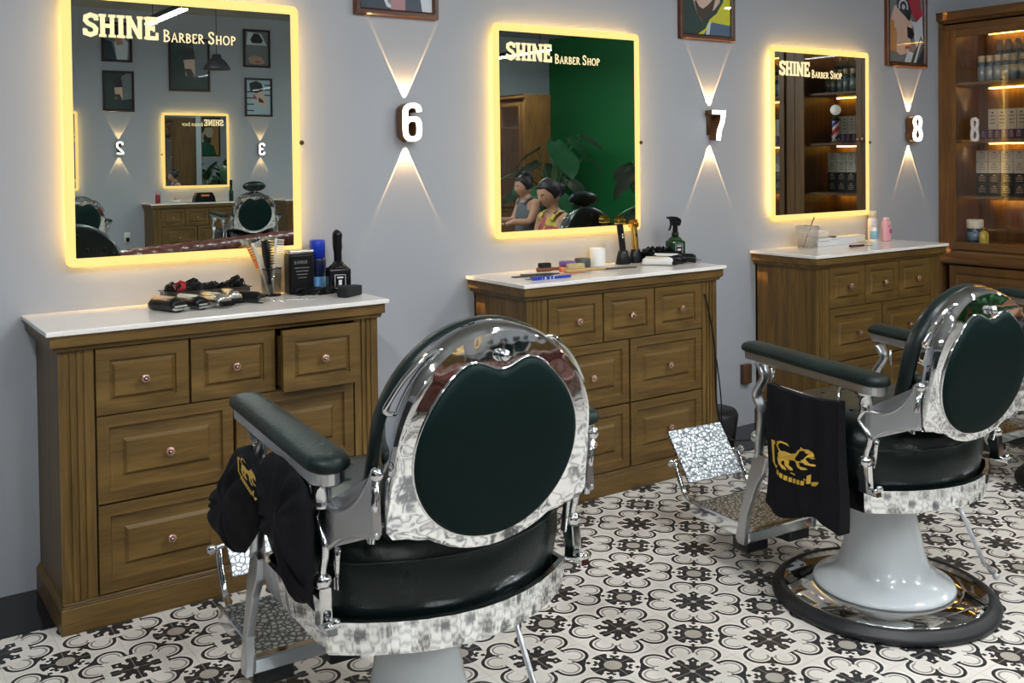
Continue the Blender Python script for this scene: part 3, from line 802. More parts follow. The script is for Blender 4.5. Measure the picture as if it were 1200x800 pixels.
    for t, d in ((.02, .070), (-.01, .078), (-.015, .095), (.0, .112), (.06, .124), (.2, .130), (.45, .133), (.7, .134), (.92, .134)):
        row = []
        for o in O:
            p = lerp(o, (0, .135), t)
            row.append(BP(p[0], p[1], d))
        rows.append(row)
    mb = MB(); V = mb.grid(rows, smooth=True, closeu=True); mb.cap(V[-1], True)
    for rr_ in range(5):
        for k in range(-2, 3):
            x = .085*k+(.042 if rr_ % 2 else 0); s = .0+.075*rr_
            if x*x+(s-.135)**2 < .034: mb.ball(BP(x, s, .134), .011, (1, .5, 1), 8)
    mb.build('back_cushion', BLACKLEATHER, e, recalc=True)
    for sgn in (-1, 1):
        # side handle bar on the frame edge
        mb = MB(); h = [BP(sgn*(R*math.cos(a)+.006), c0+R*math.sin(a), .05) for a in [math.radians(q) for q in (22, 28, 36, 44, 52, 58)]]
        h = [BP(sgn*(R*math.cos(math.radians(20))-.004), c0+R*math.sin(math.radians(20)), .045)] + h + [BP(sgn*(R*math.cos(math.radians(60))-.006), c0+R*math.sin(math.radians(60)), .045)]
        mb.tube(smoothpath([(p[0]+sgn*.012*(0 if i in (0, len(h)-1) else 1), p[1], p[2]) for i, p in enumerate(h)], 3), .0055, 8)
        mb.build('back_handle', CHROME, e)
        # hinge bar and sweeping bracket
        X = sgn*.243
        mb = MB()
        mb.tube([BP(X, -.018, .022), BP(X, .105, .022)], .0085, 10); mb.ball(BP(X, .116, .022), .0135, n=14); mb.ball(BP(X, -.012, .030), .009, n=10)
        mb.tube([BP(X-sgn*.02, .012, .02), BP(X+sgn*.006, .012, .02)], .007, 8)
        mb.build('hinge_bar', CHROME, e)
        prof = [(-.322, .790), (-.305, .760), (-.280, .726), (-.255, .706), (-.225, .696), (-.205, .698), (-.19, .706), (-.178, .702), (-.162, .690), (-.166, .664), (-.186, .648), (-.203, .632), (-.190, .617), (-.205, .628), (-.225, .644), (-.25, .659), (-.281, .667), (-.31, .672), (-.327, .674)]
        pts = [(a, b+z) for a, b in prof]
        # bent plate: x goes from .243 (rear) to .288 (front)
        def bx(y): t = min(1, max(0, (y+.327)/.13)); return sgn*(.240+.046*t)
        mb = MB()
        A = [mb.bm.verts.new((bx(p[0])+sgn*.008, p[0], p[1])) for p in pts]; B = [mb.bm.verts.new((bx(p[0])-sgn*.008, p[0], p[1])) for p in pts]
        fs = [mb.bm.faces.new(A), mb.bm.faces.new(B[::-1])]
        for i in range(len(pts)): j = (i+1) % len(pts); fs.append(mb.bm.faces.new((A[i], B[i], B[j], A[j])))
        mb._fin(fs, False)
        bmesh.ops.triangulate(mb.bm, faces=fs[:2])
        mb.tube(smoothpath([(bx(a), a, b+z) for a, b in prof[:9]], 2), .0085, 8)
        mb.tube(smoothpath([(bx(a), a, b+z) for a, b in prof[12:]], 2), .007, 8)
        mb.build('side_bracket', CHROME_S, e, recalc=True)
        # rear arm post down to the foot block
        xa = sgn*.292
        mb = MB()
        mb.lathe([(.030, .768), (.030, .748), (.020, .744), (.018, .705), (.021, .700)], (xa, -.188, z), 16)
        mb.tube(smoothpath([(xa, -.188, .708+z), (xa, -.176, .692+z), (xa, -.163, .672+z), (xa, -.180, .652+z), (xa, -.200, .634+z), (xa, -.200, .61+z), (xa, -.190, .585+z), (xa, -.186, .565+z)], 3), .0085, 8)
        mb.tube([(sgn*.268, -.205, .618+z), (sgn*.268, -.200, .600+z), (sgn*.266, -.190, .537+z)], [(.006, .010)]*3, 8)
        mb.build('arm_post', CHROME, e)
        mb = MB()
        mb.ball((xa, -.186, .556+z), .0185, n=16)
        mb.prism([(-.170, .468+z), (-.172, .500+z), (-.163, .525+z), (-.172, .545+z), (-.202, .545+z), (-.206, .483+z), (-.232, .480+z), (-.235, .468+z)], 'x', xa-.012, xa+.012, .003)
        mb.ball((xa-sgn*.010, -.228, .488+z), .010, n=10); mb.tube([(xa-.016, -.228, .484+z), (xa+.016, -.228, .484+z)], .006, 8)
        mb.build('foot_block', CHROME, e)
        # armrest pad and rail
        ya, yb = .292, -.262
        def pad(hw, yA, yB, z0, z1, rr=.008):
            r = hw
            o = [(xa+hw*.86*math.cos(a), yA-.020+.020*math.sin(a)) for a in [PI*k/10 for k in range(11)]] + [(xa+hw*math.cos(a)*1., yB+.045+.045*math.sin(a)) for a in [PI+PI*k/10 for k in range(11)]]
            return o
        o = pad(.043, ya, yb, 0, 0)
        cyc = (ya+yb)/2
        slope = (.825-.807)/(.244+.231)
        def lvl(zz, ins): return [(xa+(p[0]-xa)*(1-ins/.046), cyc+(p[1]-cyc)*(1-ins/.277), zz+z+slope*(p[1]-.0)) for p in o]
        rows = [lvl(.789, .006), lvl(.792, .001), lvl(.799, -.001), lvl(.807, .001), lvl(.813, .006), lvl(.8165, .014), lvl(.818, .028), lvl(.8185, .044)]
        mb = MB(); V = mb.grid(rows, smooth=True, closeu=True); mb.cap(V[-1], True); mb.cap(V[0][::-1])
        pd = mb.build('armrest_pad', ARMLEATHER, e, recalc=True)
        rows = [lvl(.762, .014), lvl(.766, .009), lvl(.787, .008), lvl(.7888, .010)]
        mb = MB(); V = mb.grid(rows, smooth=False, closeu=True); mb.cap(V[-1]); mb.cap(V[0][::-1])
        mb.build('armrest_rail', CHROME_S, e, recalc=True)
        # curved front post
        xf = sgn*.276
        mb = MB()
        fp = [(.246, .762, .026), (.236, .745, .022), (.226, .722, .018), (.238, .700, .020), (.258, .672, .022), (.262, .645, .020), (.246, .620, .018), (.243, .58, .018), (.250, .54, .018), (.254, .50, .018), (.256, .455, .019)]
        P = smoothpath([(xf, a, b+z) for a, b, c in fp], 2)
        Rw = []
        for i in range(len(P)): k = i/2; c = fp[int(min(k, len(fp)-1))][2]; Rw.append((c, .011) if False else (.011, c))
        mb.tube(P, Rw, 10)
        mb.tube([(xf, .20, .750+z), (xf-sgn*.004, .196, .70+z)], .004, 6)
        mb.ball((xf+sgn*.004, .264, .519+z), .019, n=16)
        mb.build('front_post', CHROME_S, e)
        mb = MB()
        prof = [(.212, .462), (.262, .470), (.292, .395), (.336, .245), (.356, .165), (.345, .150), (.315, .150), (.302, .250), (.258, .36), (.225, .41)]
        xs = xf-.004 if sgn < 0 else .030
        mb.prism([(a, b+z) for a, b in prof], 'x', xs-.010, xs+.010, .003)
        mb.build('footrest_strut', CHROME_S, e)
    # towel rail under the left armrest
    mb = MB(); mb.tube(smoothpath([(-.30, -.108, .762+z), (-.315, -.112, .742+z), (-.325, -.118, .716+z), (-.322, -.108, .706+z)], 3), .0035, 8)
    mb.tube([(-.322, -.108, .706+z), (-.322, .15, .716+z)], .0035, 8); mb.tube([(-.322, .15, .716+z), (-.30, .16, .76+z)], .0035, 8)
    mb.build('towel_rail', CHROME, e)
    # lower foot platform
    x0, x1 = -.262, .02
    mb = MB().use(FOOT)
    mb.prism([(.34, .178+z), (.60, .205+z), (.60, .193+z), (.34, .166+z)], 'x', x0, x1)
    mb.build('foot_platform', None, e)
    mb = MB(); mb.box(x0-.006, x1+.006, .316, .345, .150+z, .188+z, .004); mb.box(x0-.006, x0+.006, .34, .615, .160+z, .204+z, .003, M=None); mb.box(x1-.006, x1+.006, .34, .615, .160+z, .204+z, .003)
    mb.build('platform_rim', CHROME, e)
    for xx in (-.215, -.025):
        mb = MB(); mb.box(xx-.05, xx+.05, .33, .40, .110+z, .166+z, .008, seg=2); mb.build('rubber_foot', RUBBER, e)
    # upper foot plate, arms and pivots
    mb = MB().use(FOOT)
    p0, p1 = Vector((0, .690, .240+z)), Vector((0, .812, .398+z)); dd = (p1-p0).normalized(); nn = Vector((0, -dd.z, dd.y))
    q = [p0, p1, p1+nn*-.012, p0+nn*-.012]
    mb.prism([(v.y, v.z) for v in q], 'x', -.205, .050, .003)
    up = mb.build('foot_plate', None, e)
    mid = (p0+p1)/2
    for sgn in (-1, 1):
        mb = MB()
        K = lambda q: sgn*(q-.078)-.078
        mb.tube(smoothpath([(K(.225), .745, .302+z), (K(.228), .728, .270+z), (K(.228), .690, .205+z), (K(.232), .640, .192+z), (K(.245), .600, .198+z)], 4), .0095, 10)
        mb.ball((K(.246), .745, .305+z), .014, n=12); mb.tube([(K(.2), .748, .310+z), (K(.245), .745, .305+z)], .007, 8)
        mb.build('foot_plate_arm', CHROME, e)
    if headrest:
        mb = MB()
        mb.ball(BP(0, .425, .075), .1, (1.25, .42, .55), 20, Matrix.Rotation(math.radians(8), 4, 'X'))
        mb.build('headrest', BLACKLEATHER, e)
        mb = MB(); mb.tube([BP(0, .34, .05), BP(0, .40, .06)], .011, 10); mb.build('headrest_stem', CHROME, e)
    return e
barber_chair((.542, -1.625, 0), -.040, .032, 'chrome barber chair nearest the camera with a crumpled black cloth on its arm')
barber_chair((2.186, -1.654, 0), -.085, -.034, 'chrome barber chair on a white pedestal facing the right-hand chests')
barber_chair((3.80, -1.57, 0), -.03, .0, 'barber chair with a headrest whose footrest shows at the right edge', headrest=True)
barber_chair((3.30, -7.20, 0), PI+.06, .02, 'barber chair with headrest before the opposite wall, fully seen in the large mirror', 'chairs at the opposite wall', True)
barber_chair((1.52, -7.20, 0), PI-.1, .02, 'barber chair before the opposite wall cut by the left edge of the large mirror', 'chairs at the opposite wall', False)

# ------------------------------------------------------------------ cloths hanging on the chairs
CLOTH = mat('black_cloth', (.006, .006, .008), .75, spec=.2, bump=(14, .6, 3))
CLOTHG = mat('gold_print', (.60, .38, .05), .5)
def lion(mb, T):
    """rampant-cat emblem with a ribbon, drawn in unit square, T maps (u,v)->3-D"""
    mb.use(CLOTHG)
    def P(*a): mb.poly([T(a[i], a[i+1]) for i in range(0, len(a), 2)])
    P(.20, .70, .26, .78, .36, .80, .48, .77, .60, .80, .66, .88, .74, .92, .84, .90, .92, .84, .94, .76, .88, .72, .80, .72, .78, .66, .72, .60, .62, .62, .50, .64, .38, .62, .30, .58, .22, .62)   # trunk, neck, head
    P(.70, .90, .72, .96, .76, .91); P(.90, .74, .96, .72, .90, .69, .84, .71)      # ear, jaw
    P(.22, .66, .30, .60, .28, .52, .36, .46, .38, .40, .30, .41, .22, .48, .18, .58)
    P(.34, .62, .44, .62, .42, .52, .50, .46, .50, .41, .42, .42, .35, .50)
    P(.58, .64, .66, .62, .68, .52, .78, .48, .80, .44, .70, .44, .62, .50)
    P(.70, .66, .78, .68, .84, .58, .94, .58, .96, .54, .86, .52, .76, .56)
    P(.24, .76, .16, .84, .18, .94, .28, 1.0, .40, .98, .44, .92, .38, .95, .28, .96, .22, .90, .22, .84, .28, .78)  # tail
    P(0, .86, .10, .90, .12, .84, .07, .80, .08, .40, .16, .36, .14, .32, .02, .38)
    for k in range(7): P(.16+.085*k, .33-.022*k, .225+.085*k, .32-.022*k, .215+.085*k, .22-.022*k, .15+.085*k, .23-.022*k)
    P(.12, .39, .76, .22, .76, .19, .12, .36)
    P(.78, .30, .85, .34, .83, .12, .76, .12); P(.85, .16, 1.0, .20, .98, .14, .90, .06, .84, .08)
def cloth_two(loc, rz):
    e = empty('hanging_cloth', loc, rz, 'black cloth bag with gold lion print hanging flat from the farther chair', 'cloth bag', 'black cloths hung on chair arms')
    z = -.034
    mb = MB()
    def surf(u, v, side):
        y = .145 - u*.285 + .012*math.sin(v*5+1)*(v) + .03*v*(.5-u)*.4
        zz = .722+z - v*(.365 + .018*math.sin(u*7)) - (.012*abs(math.sin(u*3.1)))
        xx = -.333 - side*(.012+.010*v) + .008*math.sin(u*9+v*3)*v + .004*math.sin(u*22)
        return (xx, y, zz)
    nu, nv = 16, 16
    for side in (-1, 1):
        mb.grid([[surf(i/nu, j/nv, side) for i in range(nu+1)] for j in range(nv+1)], smooth=True)
    for i0 in (0, 1):
        mb.grid([[surf(i0, j/nv, -1) for j in range(nv+1)], [surf(i0, j/nv, 1) for j in range(nv+1)]])
    for j0 in (0, 1):
        mb.grid([[surf(i/nu, j0, -1) for i in range(nu+1)], [surf(i/nu, j0, 1) for i in range(nu+1)]])
    mb.build('cloth_body', CLOTH, e, recalc=True)
    mb = MB()
    def T(u, v):
        uu = .06+u*.64; vv = .40+(1-v)*.36
        p = surf(uu, vv, 1); return (p[0]-.0025, p[1], p[2])
    lion(mb, T); mb.build('gold_emblem', None, e)
    return e
cloth_two((2.186, -1.654, 0), -.085)
def cloth_one(loc, rz):
    e = empty('hanging_cloth', loc, rz, 'crumpled black cloth with a gold mark slung over the nearest chair arm', 'cloth bag', 'black cloths hung on chair arms')
    z = .032
    def pillow(poly, x0, bulge, seed, th=.012):
        """soft folded bundle whose side silhouette is poly (y, z), crumpled with radiating creases"""
        rnd = random.Random(seed)
        P = []
        n = len(poly)
        for i in range(n):      # densify
            a, b = poly[i], poly[(i+1) % n]
            for k in range(4): t = k/4; P.append((a[0]+(b[0]-a[0])*t, a[1]+(b[1]-a[1])*t))
        cy = sum(p[0] for p in P)/len(P); cz = sum(p[1] for p in P)/len(P)
        ph = [rnd.uniform(-1, 1) for _ in P]; m = len(P)
        ph = [(ph[i-1]+ph[i]*2+ph[(i+1) % m])/4 for i in range(m)]
        mb = MB(); rows = []
        for t, f in ((.0, 0), (.04, .35), (.15, .62), (.35, .85), (.6, .97), (.85, 1.)):
            rows.append([(x0-bulge*f-.016*ph[i]*math.sin(PI*min(1, t*1.15+.1)), p[0]+(cy-p[0])*t, p[1]+(cz-p[1])*t+z) for i, p in enumerate(P)])
        V = mb.grid(rows, smooth=True, closeu=True); mb.cap(V[-1], True)
        back = [[mb.bm.verts.new((x0+th*f, p[0]+(cy-p[0])*t, p[1]+(cz-p[1])*t+z)) for p in P] for t, f in ((.1, .8), (.5, 1.))]
        rows2 = [V[0]]+back
        for A, B in zip(rows2, rows2[1:]):
            for k in range(m): f = mb.bm.faces.new((A[k], B[k], B[(k+1) % m], A[(k+1) % m])); f.smooth = True
        mb.cap(back[-1][::-1], True)
        return mb
    pillow([(.115, .752), (.175, .735), (.225, .690), (.262, .645), (.33, .605), (.377, .564), (.397, .535), (.385, .512), (.29, .497), (.20, .492), (.165, .503), (.09, .565), (.055, .62), (.05, .69), (.08, .735)], -.330, .040, 3).build('cloth_flap', CLOTH, e, recalc=True)
    pillow([(.085, .700), (.05, .745), (.0, .766), (-.06, .772), (-.12, .772), (-.170, .757), (-.200, .712), (-.203, .64), (-.200, .57), (-.190, .52), (-.150, .505), (-.10, .535), (-.04, .585), (.03, .60), (.08, .62)], -.318, .034, 8, .012).build('cloth_body', CLOTH, e, recalc=True)
    mb = MB().use(CLOTHG)
    def T(u, v): return (-.3725, .075-u*.125, .690+z+v*.062-u*.012)
    lion(mb, T); mb.build('gold_emblem', None, e)
    return e
cloth_one((.542, -1.625, 0), -.040)

# ------------------------------------------------------------------ display cabinets
def display_cabinet(loc, rz, label, group, nd=2, w=1.15, lamps=True):
    """front in local x=0 plane facing -x, extends +x by .42, runs y from 0 to -w"""
    e = empty('display_cabinet', loc, rz, label, 'display cabinet', group)
    D = .42
    mb = MB().use(W_DV)
    for y in (-.012, -w+.012): mb.box(.0, D, y-.012, y+.012, .0, 2.17)
    mb.use(W_IN).box(D-.015, D, -w+.024, -.024, .0, 2.17)
    mb.use(W_DH)
    mb.box(.02, D-.016, -w+.024, -.024, .81, .835); mb.box(.02, D-.016, -w+.024, -.024, 2.13, 2.16)
    mb.use(W_DV).box(0, .022, -.10, -.024, .72, 2.13)
    mb.box(0, .022, -w+.024, -w+.05, .72, 2.13)
    mb.use(W_DH)
    mb.box(0, .022, -w+.05, -.10, 2.105, 2.13)
    mb.build('carcass', None, e)
    mb = MB().use(W_DH)
    mb.prism([(.43, 2.17), (.01, 2.17), (-.004, 2.182), (-.022, 2.19), (-.022, 2.225), (-.032, 2.235), (.43, 2.235)], 'y', -w, 0)
    mb.build('cornice', None, e)
    mb = MB().use(W_DH)
    mb.prism([(.40, .725), (-.012, .725), (-.020, .735), (-.020, .752), (-.008, .762), (-.008, .79), (.0, .81), (.40, .81)], 'y', -w, 0)
    mb.build('waist_moulding', None, e)
    mb = MB().use(W_DH); mb.box(-.010, D, -w, 0, 0, .08, .002); mb.build('plinth', None, e)
    dw = (w-.074-.05)/nd
    ys = -.078
    for k in range(nd):
        a = ys-dw*k; b = a-dw
        mb = MB().use(W_DV)
        X0, X1 = -.016, .0
        st = .044
        for (y0, y1) in ((a-st, a-.001), (b+.001, b+st)): mb.prism([(X0, y0), (X0, y1), (X1, y1), (X1, y0)], 'z', .812, 2.125, .003)
        mb.use(W_DH).box(X0, X1, b+st, a-st, 2.078, 2.125, .003); mb.box(X0, X1, b+st, a-st, .812, .858, .003)
        d = mb.build('glass_door', None, e)
        MB().box(-.010, -.006, b+st, a-st, .858, 2.078).build('pane', GLASS, d)
        mb = MB().use(COPPER); yk = (b+.018) if k % 2 == 0 else (a-.018)
        mb.lathe([(.005, 0), (.005, .012), (.012, .018), (.012, .022), (.006, .026), (0, .027)], (-.016, yk, 1.485), 12, Matrix.Rotation(-PI/2, 4, 'Y')); mb.build('knob', None, d)
        # lower panelled door
        mb = MB().use(W_DV)
        rows = []
        for ins, dep in ((.001, .016), (.001, 0), (.045, 0), (.050, .007), (.058, .007), (.082, .002), (.086, .002)):
            rows.append([(-.014+dep, a-ins, .09+ins), (-.014+dep, b+ins, .09+ins), (-.014+dep, b+ins, .715-ins), (-.014+dep, a-ins, .715-ins)])
        V = mb.grid(rows, smooth=False, closeu=True); mb.cap(V[-1]); d2 = mb.build('lower_door', None, e, recalc=True)
        mb = MB().use(COPPER).lathe([(.005, 0), (.005, .012), (.012, .018), (.012, .022), (.006, .026), (0, .027)], (-.014, yk, .50), 12, Matrix.Rotation(-PI/2, 4, 'Y')); mb.build('knob', None, d2)
    mb = MB().use(W_DV).box(.022, D-.016, ys-dw-.008, ys-dw+.008, .835, 2.13); mb.build('divider', None, e)
    for zz in (1.81, 1.468, 1.13):
        o = MB().use(W_DH).box(.03, D-.016, -w+.024, -.024, zz-.018, zz, .002).build('shelf', None, e)
        if lamps:
            mb = MB()
            for k in range(nd):
                a = ys-dw*k; mb.box(D-.05, D-.04, a-dw+.02, a-.03, zz-.026, zz-.0185)
            mb.build('led_strip', SHELF_E, o)
    mb = MB(); 
    if lamps:
        for k in range(nd): a = ys-dw*k; mb.box(D-.05, D-.04, a-dw+.02, a-.03, 2.120, 2.1295)
        mb.build('led_strip', SHELF_E, e)
    return e
display_cabinet((5.08, -.003, 0), 0, 'tall glazed display cabinet with warm lit shelves at the right edge', 'glazed display cabinets beside the third chest')
display_cabinet((5.08, -1.158, 0), 0, 'narrow second display cabinet next to the first, seen only in the nearest mirror', 'glazed display cabinets beside the third chest', 1, .64)
display_cabinet((7.15, -7.35, 0), 0, 'glazed display cabinet across the room beside the green wall, seen in the second mirror', 'glazed display cabinet across the room')

# stock on the shelves
BLUEB = mat('blue_grey_bottle', (.10, .15, .17), .25); BEIGE = mat('beige_cap', (.55, .44, .28), .35); SILV = mat('silver_label', (.42, .46, .46), .3, .4)
def spray_bottle(h=.20, r=.024, name='hair_spray_bottle'):
    e = empty(name, (0, 0, 0), 0, 'slim blue-grey bottle with beige cap on the top shelf, front row', 'bottle', 'front row of bottles on the top shelf')
    mb = MB().use(BLUEB).lathe([(0, 0), (r*.96, 0), (r, .004), (r, h*.70), (r*.8, h*.75), (r*.55, h*.77), (0, h*.77)], n=16); mb.build('bottle_body', None, e)
    MB().use(SILV).lathe([(r+.0006, h*.12), (r+.0006, h*.60)], n=16).build('bottle_label', None, e)
    MB().use(BEIGE).lathe([(r*.9, h*.765), (r*.92, h*.99), (r*.8, h), (0, h)], n=16).build('bottle_cap', None, e)
    return e
first = None
def row_y(a, b, n): return [a+(b-a)*(i+.5)/n for i in range(n)]
proto_s = spray_bottle(.165, .023); proto_t = spray_bottle(.262, .025)
proto_t['label'] = 'tall blue-grey bottle with beige cap in the back row of the top shelf'; proto_t['group'] = 'back row of tall bottles on the top shelf'
used_s = used_t = False
secs = [(-.125, -.585, 'behind the first glass door'), (-.655, -1.07, 'behind the second glass door'), (-1.29, -1.69, 'of the narrow second cabinet')]
for si, (a, b, where) in enumerate(secs):
    n = 9 if si == 0 else 8
    for i, y in enumerate(row_y(a, b, n)):
        o = proto_s if not used_s else copy_tree(proto_s); used_s = True
        o.location = (5.30+.006*math.sin(i*3), y, 1.8115); o['label'] = 'short blue-grey bottle in the front row of the top shelf '+where; o['group'] = 'short bottles on the top shelf '+where
    for i, y in enumerate(row_y(a-.06, b, n-2)):
        o = proto_t if not used_t else copy_tree(proto_t); used_t = True
        o.location = (5.40, y, 1.8115); o['label'] = 'tall capped bottle in the back row of the top shelf '+where; o['group'] = 'tall bottles on the top shelf '+where
BOXC = mat('cream_carton', (.50, .46, .38), .5); BOXK = mat('black_carton', (.015, .014, .016), .4); INK = mat('carton_ink', (.10, .09, .09), .6); PURP = mat('purple_print', (.07, .03, .09), .5)
def carton(w, h, d, body, ink, label, name='product_box'):
    e = empty(name, (0, 0, 0), 0, label, 'box', 'boxes')
    MB().use(body).box(0, d, -w/2, w/2, 0, h, .0015).build('carton', None, e)
    mb = MB().use(ink)
    for k in range(3): mb.box(-.0008, -.0001, -w*.28, w*.28, h*(.30+.17*k), h*(.34+.17*k))
    mb.box(-.0008, -.0001, -w*.12, w*.12, h*.78, h*.86)
    mb.build('print', None, e); return e
pc = carton(.076, .068, .10, BOXC, INK, 'x'); pk = carton(.076, .066, .10, BOXK, BEIGE, 'x'); pt = carton(.058, .125, .07, BOXC, INK, 'x'); pj = carton(.040, .06, .05, PURP, BEIGE, 'x')
cnt = {}
def place(proto, loc, label, group):
    k = proto.name
    o = proto if k not in cnt else copy_tree(proto); cnt[k] = 1
    o.location = loc; o['label'] = label; o['group'] = group; return o
for si, (a, b, where) in enumerate(secs):
    n = 6 if si == 0 else 5
    ys_ = [a-.035-.078*i for i in range(n)]
    for y in ys_:
        if y-.038 < b: continue
        for lv in (0, 1):
            place(pk, (5.285, y, 1.131+.0670*lv), 'black carton in the lower rows of the third shelf '+where, 'black cartons on the third shelf '+where)
            place(pc, (5.285, y, 1.2655+.0690*lv-.0), 'cream carton stacked on the black cartons '+where, 'cream cartons on the third shelf '+where) if lv == 0 or True else None
    m = int((a-b-.04)/.060)
    for i in range(m):
        y = a-.06-.060*i
        if y-.03 < b: continue
        place(pt, (5.36, y, 1.5295), 'cream printed carton in the back row of the second shelf '+where, 'cream cartons on the second shelf '+where)
        place(pt, (5.36, y, 1.4045+.065), 'x', 'x') if False else None
    for i in range(int((a-b-.03)/.044)):
        y = a-.04-.044*i
        if y-.02 < b: continue
        place(pj, (5.29, y, 1.4690), 'small purple carton in the front row of the second shelf '+where, 'purple cartons on the second shelf '+where)
    MB().box(5.355, 5.455, b+.03, a-.03, 1.4685, 1.5290).build('display_riser', BOXK)
    tag(bpy.context.scene.objects[-1] if False else COL.objects[-1], 'black riser carrying the cream cartons on the second shelf '+where, 'riser', 'risers on the second shelf')
# jars on the bottom shelf
e = empty('powder_tub', (5.20, -.165, .8355), 0, 'dark tub with white lid on the bottom shelf of the display cabinet', 'tub')
MB().lathe([(0, 0), (.043, 0), (.045, .01), (.045, .095), (.042, .10)], n=24).build('tub_body', mat('tub_blue', (.02, .035, .06), .3), e)
MB().lathe([(.0456, .03), (.0456, .078)], n=24).build('tub_label', mat('tub_label', (.12, .20, .30), .4), e)
MB().lathe([(.047, .10), (.048, .104), (.048, .148), (.044, .152), (0, .152)], n=24).build('lid', mat('tub_lid', (.60, .58, .52), .4), e)
e = empty('oil_bottle', (5.17, -.240, .8355), 0, 'small bottle of yellow oil beside the white-lidded tub', 'bottle')
MB().lathe([(0, 0), (.026, 0), (.028, .005), (.028, .07), (.02, .082), (.011, .088), (0, .088)], n=20).build('bottle_body', mat('yellow_oil', (.50, .38, .06), .2), e)
MB().lathe([(.012, .088), (.012, .112), (0, .112)], n=14).build('bottle_cap', GOLD, e)
# barber pole lamp on the second shelf, seen in mirror
e = empty('barber_pole_lamp', (5.20, -.905, 1.4685), 0, 'small striped barber pole with white globe on the second cabinet shelf', 'barber pole')
MB().lathe([(0, 0), (.032, 0), (.032, .02), (.024, .03), (0, .03)], n=20).build('pole_base', CHROME, e)
m_, nt_, b_ = new_mat('barber_stripes'); N.nt = nt_
tc_ = nt_.nodes.new('ShaderNodeTexCoord'); sp_ = nt_.nodes.new('ShaderNodeSeparateXYZ'); nt_.links.new(tc_.outputs['Object'], sp_.inputs[0])
ang_ = N.op('ARCTAN2', N(sp_.outputs[1]), N(sp_.outputs[0]))/(2*PI)
ph_ = N.op('FRACT', ang_ + N(sp_.outputs[2])*9.)
mx_ = nt_.nodes.new('ShaderNodeMix'); mx_.data_type = 'RGBA'; mx_.inputs['A'].default_value = (.75, .72, .72, 1); mx_.inputs['B'].default_value = (.5, .02, .04, 1)
nt_.links.new(lt(ph_, .33).v, mx_.inputs['Factor'])
mx2 = nt_.nodes.new('ShaderNodeMix'); mx2.data_type = 'RGBA'; nt_.links.new(mx_.outputs['Result'], mx2.inputs['A']); mx2.inputs['B'].default_value = (.02, .04, .3, 1)
nt_.links.new((gt(ph_, .5)*lt(ph_, .75)).v, mx2.inputs['Factor']); nt_.links.new(mx2.outputs['Result'], b_.inputs['Base Color'])
MB().lathe([(.022, .03), (.022, .15)], n=20).build('striped_tube', m_, e)
MB().lathe([(.028, .15), (.028, .168), (.012, .178), (.012, .19), (0, .19)], n=20).build('pole_cap', BLACKM, e)
MB().ball((0, 0, .225), .036, n=20).build('globe', mat('globe_white', (.75, .76, .74), .25, emit=(1, .97, .9), es=.25), e)

# divider wall behind the display cabinets
struct(MB().box(5.505, 5.60, -1.82, -.0, 0, HC).build('wall_partition', WALLC))
MB().use(W_DV).box(5.6005, 5.612, -1.82, -.002, 0, 2.3).build('wood_cladding')
tag(COL.objects[-1], 'tall oak panel cladding the far side of the partition, seen in the nested mirrors', 'wall panel')

# ------------------------------------------------------------------ things on the first chest
ZT = .9003
def clipper(name, loc, rz, label, top, body, blade, L=.135, w=.045, h=.038, group='hair clippers on the first chest'):
    L, w, h = L*1.06, w*1.1, h*1.12
    """points along local -y (blade end)"""
    e = empty(name, loc, rz, label, 'hair clipper', group)
    mb = MB().use(body); rows = []
    for t, sw, sh in ((0, .45, .45), (.03, .75, .75), (.15, .95, .95), (.4, .86, .90), (.65, .92, .95), (.85, 1., 1.), (.98, 1.02, .85), (1., .98, .7)):
        y = L*.5-L*t; a = w/2*sw; hh = h*sh
        rows.append([(a*math.cos(q)*(1 if True else 1), y, hh*.5+hh*.5*math.sin(q)) for q in [2*PI*k/14 for k in range(14)]])
    V = mb.grid(rows, smooth=True, closeu=True); mb.cap(V[0], True); mb.cap(V[-1][::-1])
    mb.build('clipper_body', None, e, recalc=True)
    mb = MB().use(top); rows = []
    for t, sw in ((.12, .5), (.2, .68), (.45, .62), (.7, .66), (.86, .5)):
        y = L*.5-L*t; a = w/2*sw; rows.append([(-a, y, h*.80), (-a*.7, y, h*.985), (0, y, h*1.03), (a*.7, y, h*.985), (a, y, h*.80)])
    mb.grid(rows); mb.build('cover_plate', None, e)
    mb = MB().use(blade)
    mb.box(-w*.46, w*.46, -L*.5-.016, -L*.5+.002, h*.16, h*.34, .001); mb.box(-w*.40, w*.40, -L*.5-.012, -L*.5, h*.36, h*.50, .001)
    for k in range(11): x = -w*.42+w*.84*k/10; mb.box(x-.0009, x+.0009, -L*.5-.021, -L*.5-.015, h*.18, h*.30)
    mb.build('clipper_blade', None, e)
    MB().use(blade).box(w*.44, w*.54, -L*.25, -L*.05, h*.45, h*.6, .001).build('power_switch', None, e)
    return e
ROSE = mat('rose_gold_cover', (.55, .40, .34), .3, .7); IVORY = mat('ivory_cover', (.62, .58, .46), .35); SILVER = mat('brushed_silver', (.60, .58, .54), .25, .9)
clipper('hair_clipper', (.400, -.205, ZT), math.radians(24), 'black and rose clipper lying leftmost on the first chest', ROSE, BLACKP, CHROME, .125, .052, .042)
clipper('hair_clipper', (.482, -.195, ZT), math.radians(20), 'black clipper with ivory cover, second from the left on the first chest', IVORY, BLACKP, CHROME, .13, .050, .040)
clipper('hair_clipper', (.555, -.200, ZT), math.radians(18), 'silver metal clipper with black blade block in the middle of the row', SILVER, SILVER, BLACKP, .135, .050, .042)
clipper('hair_clipper', (.618, -.185, ZT), math.radians(6), 'round silver clipper seen end-on beside the tray', SILVER, SILVER, BLACKP, .10, .048, .046)
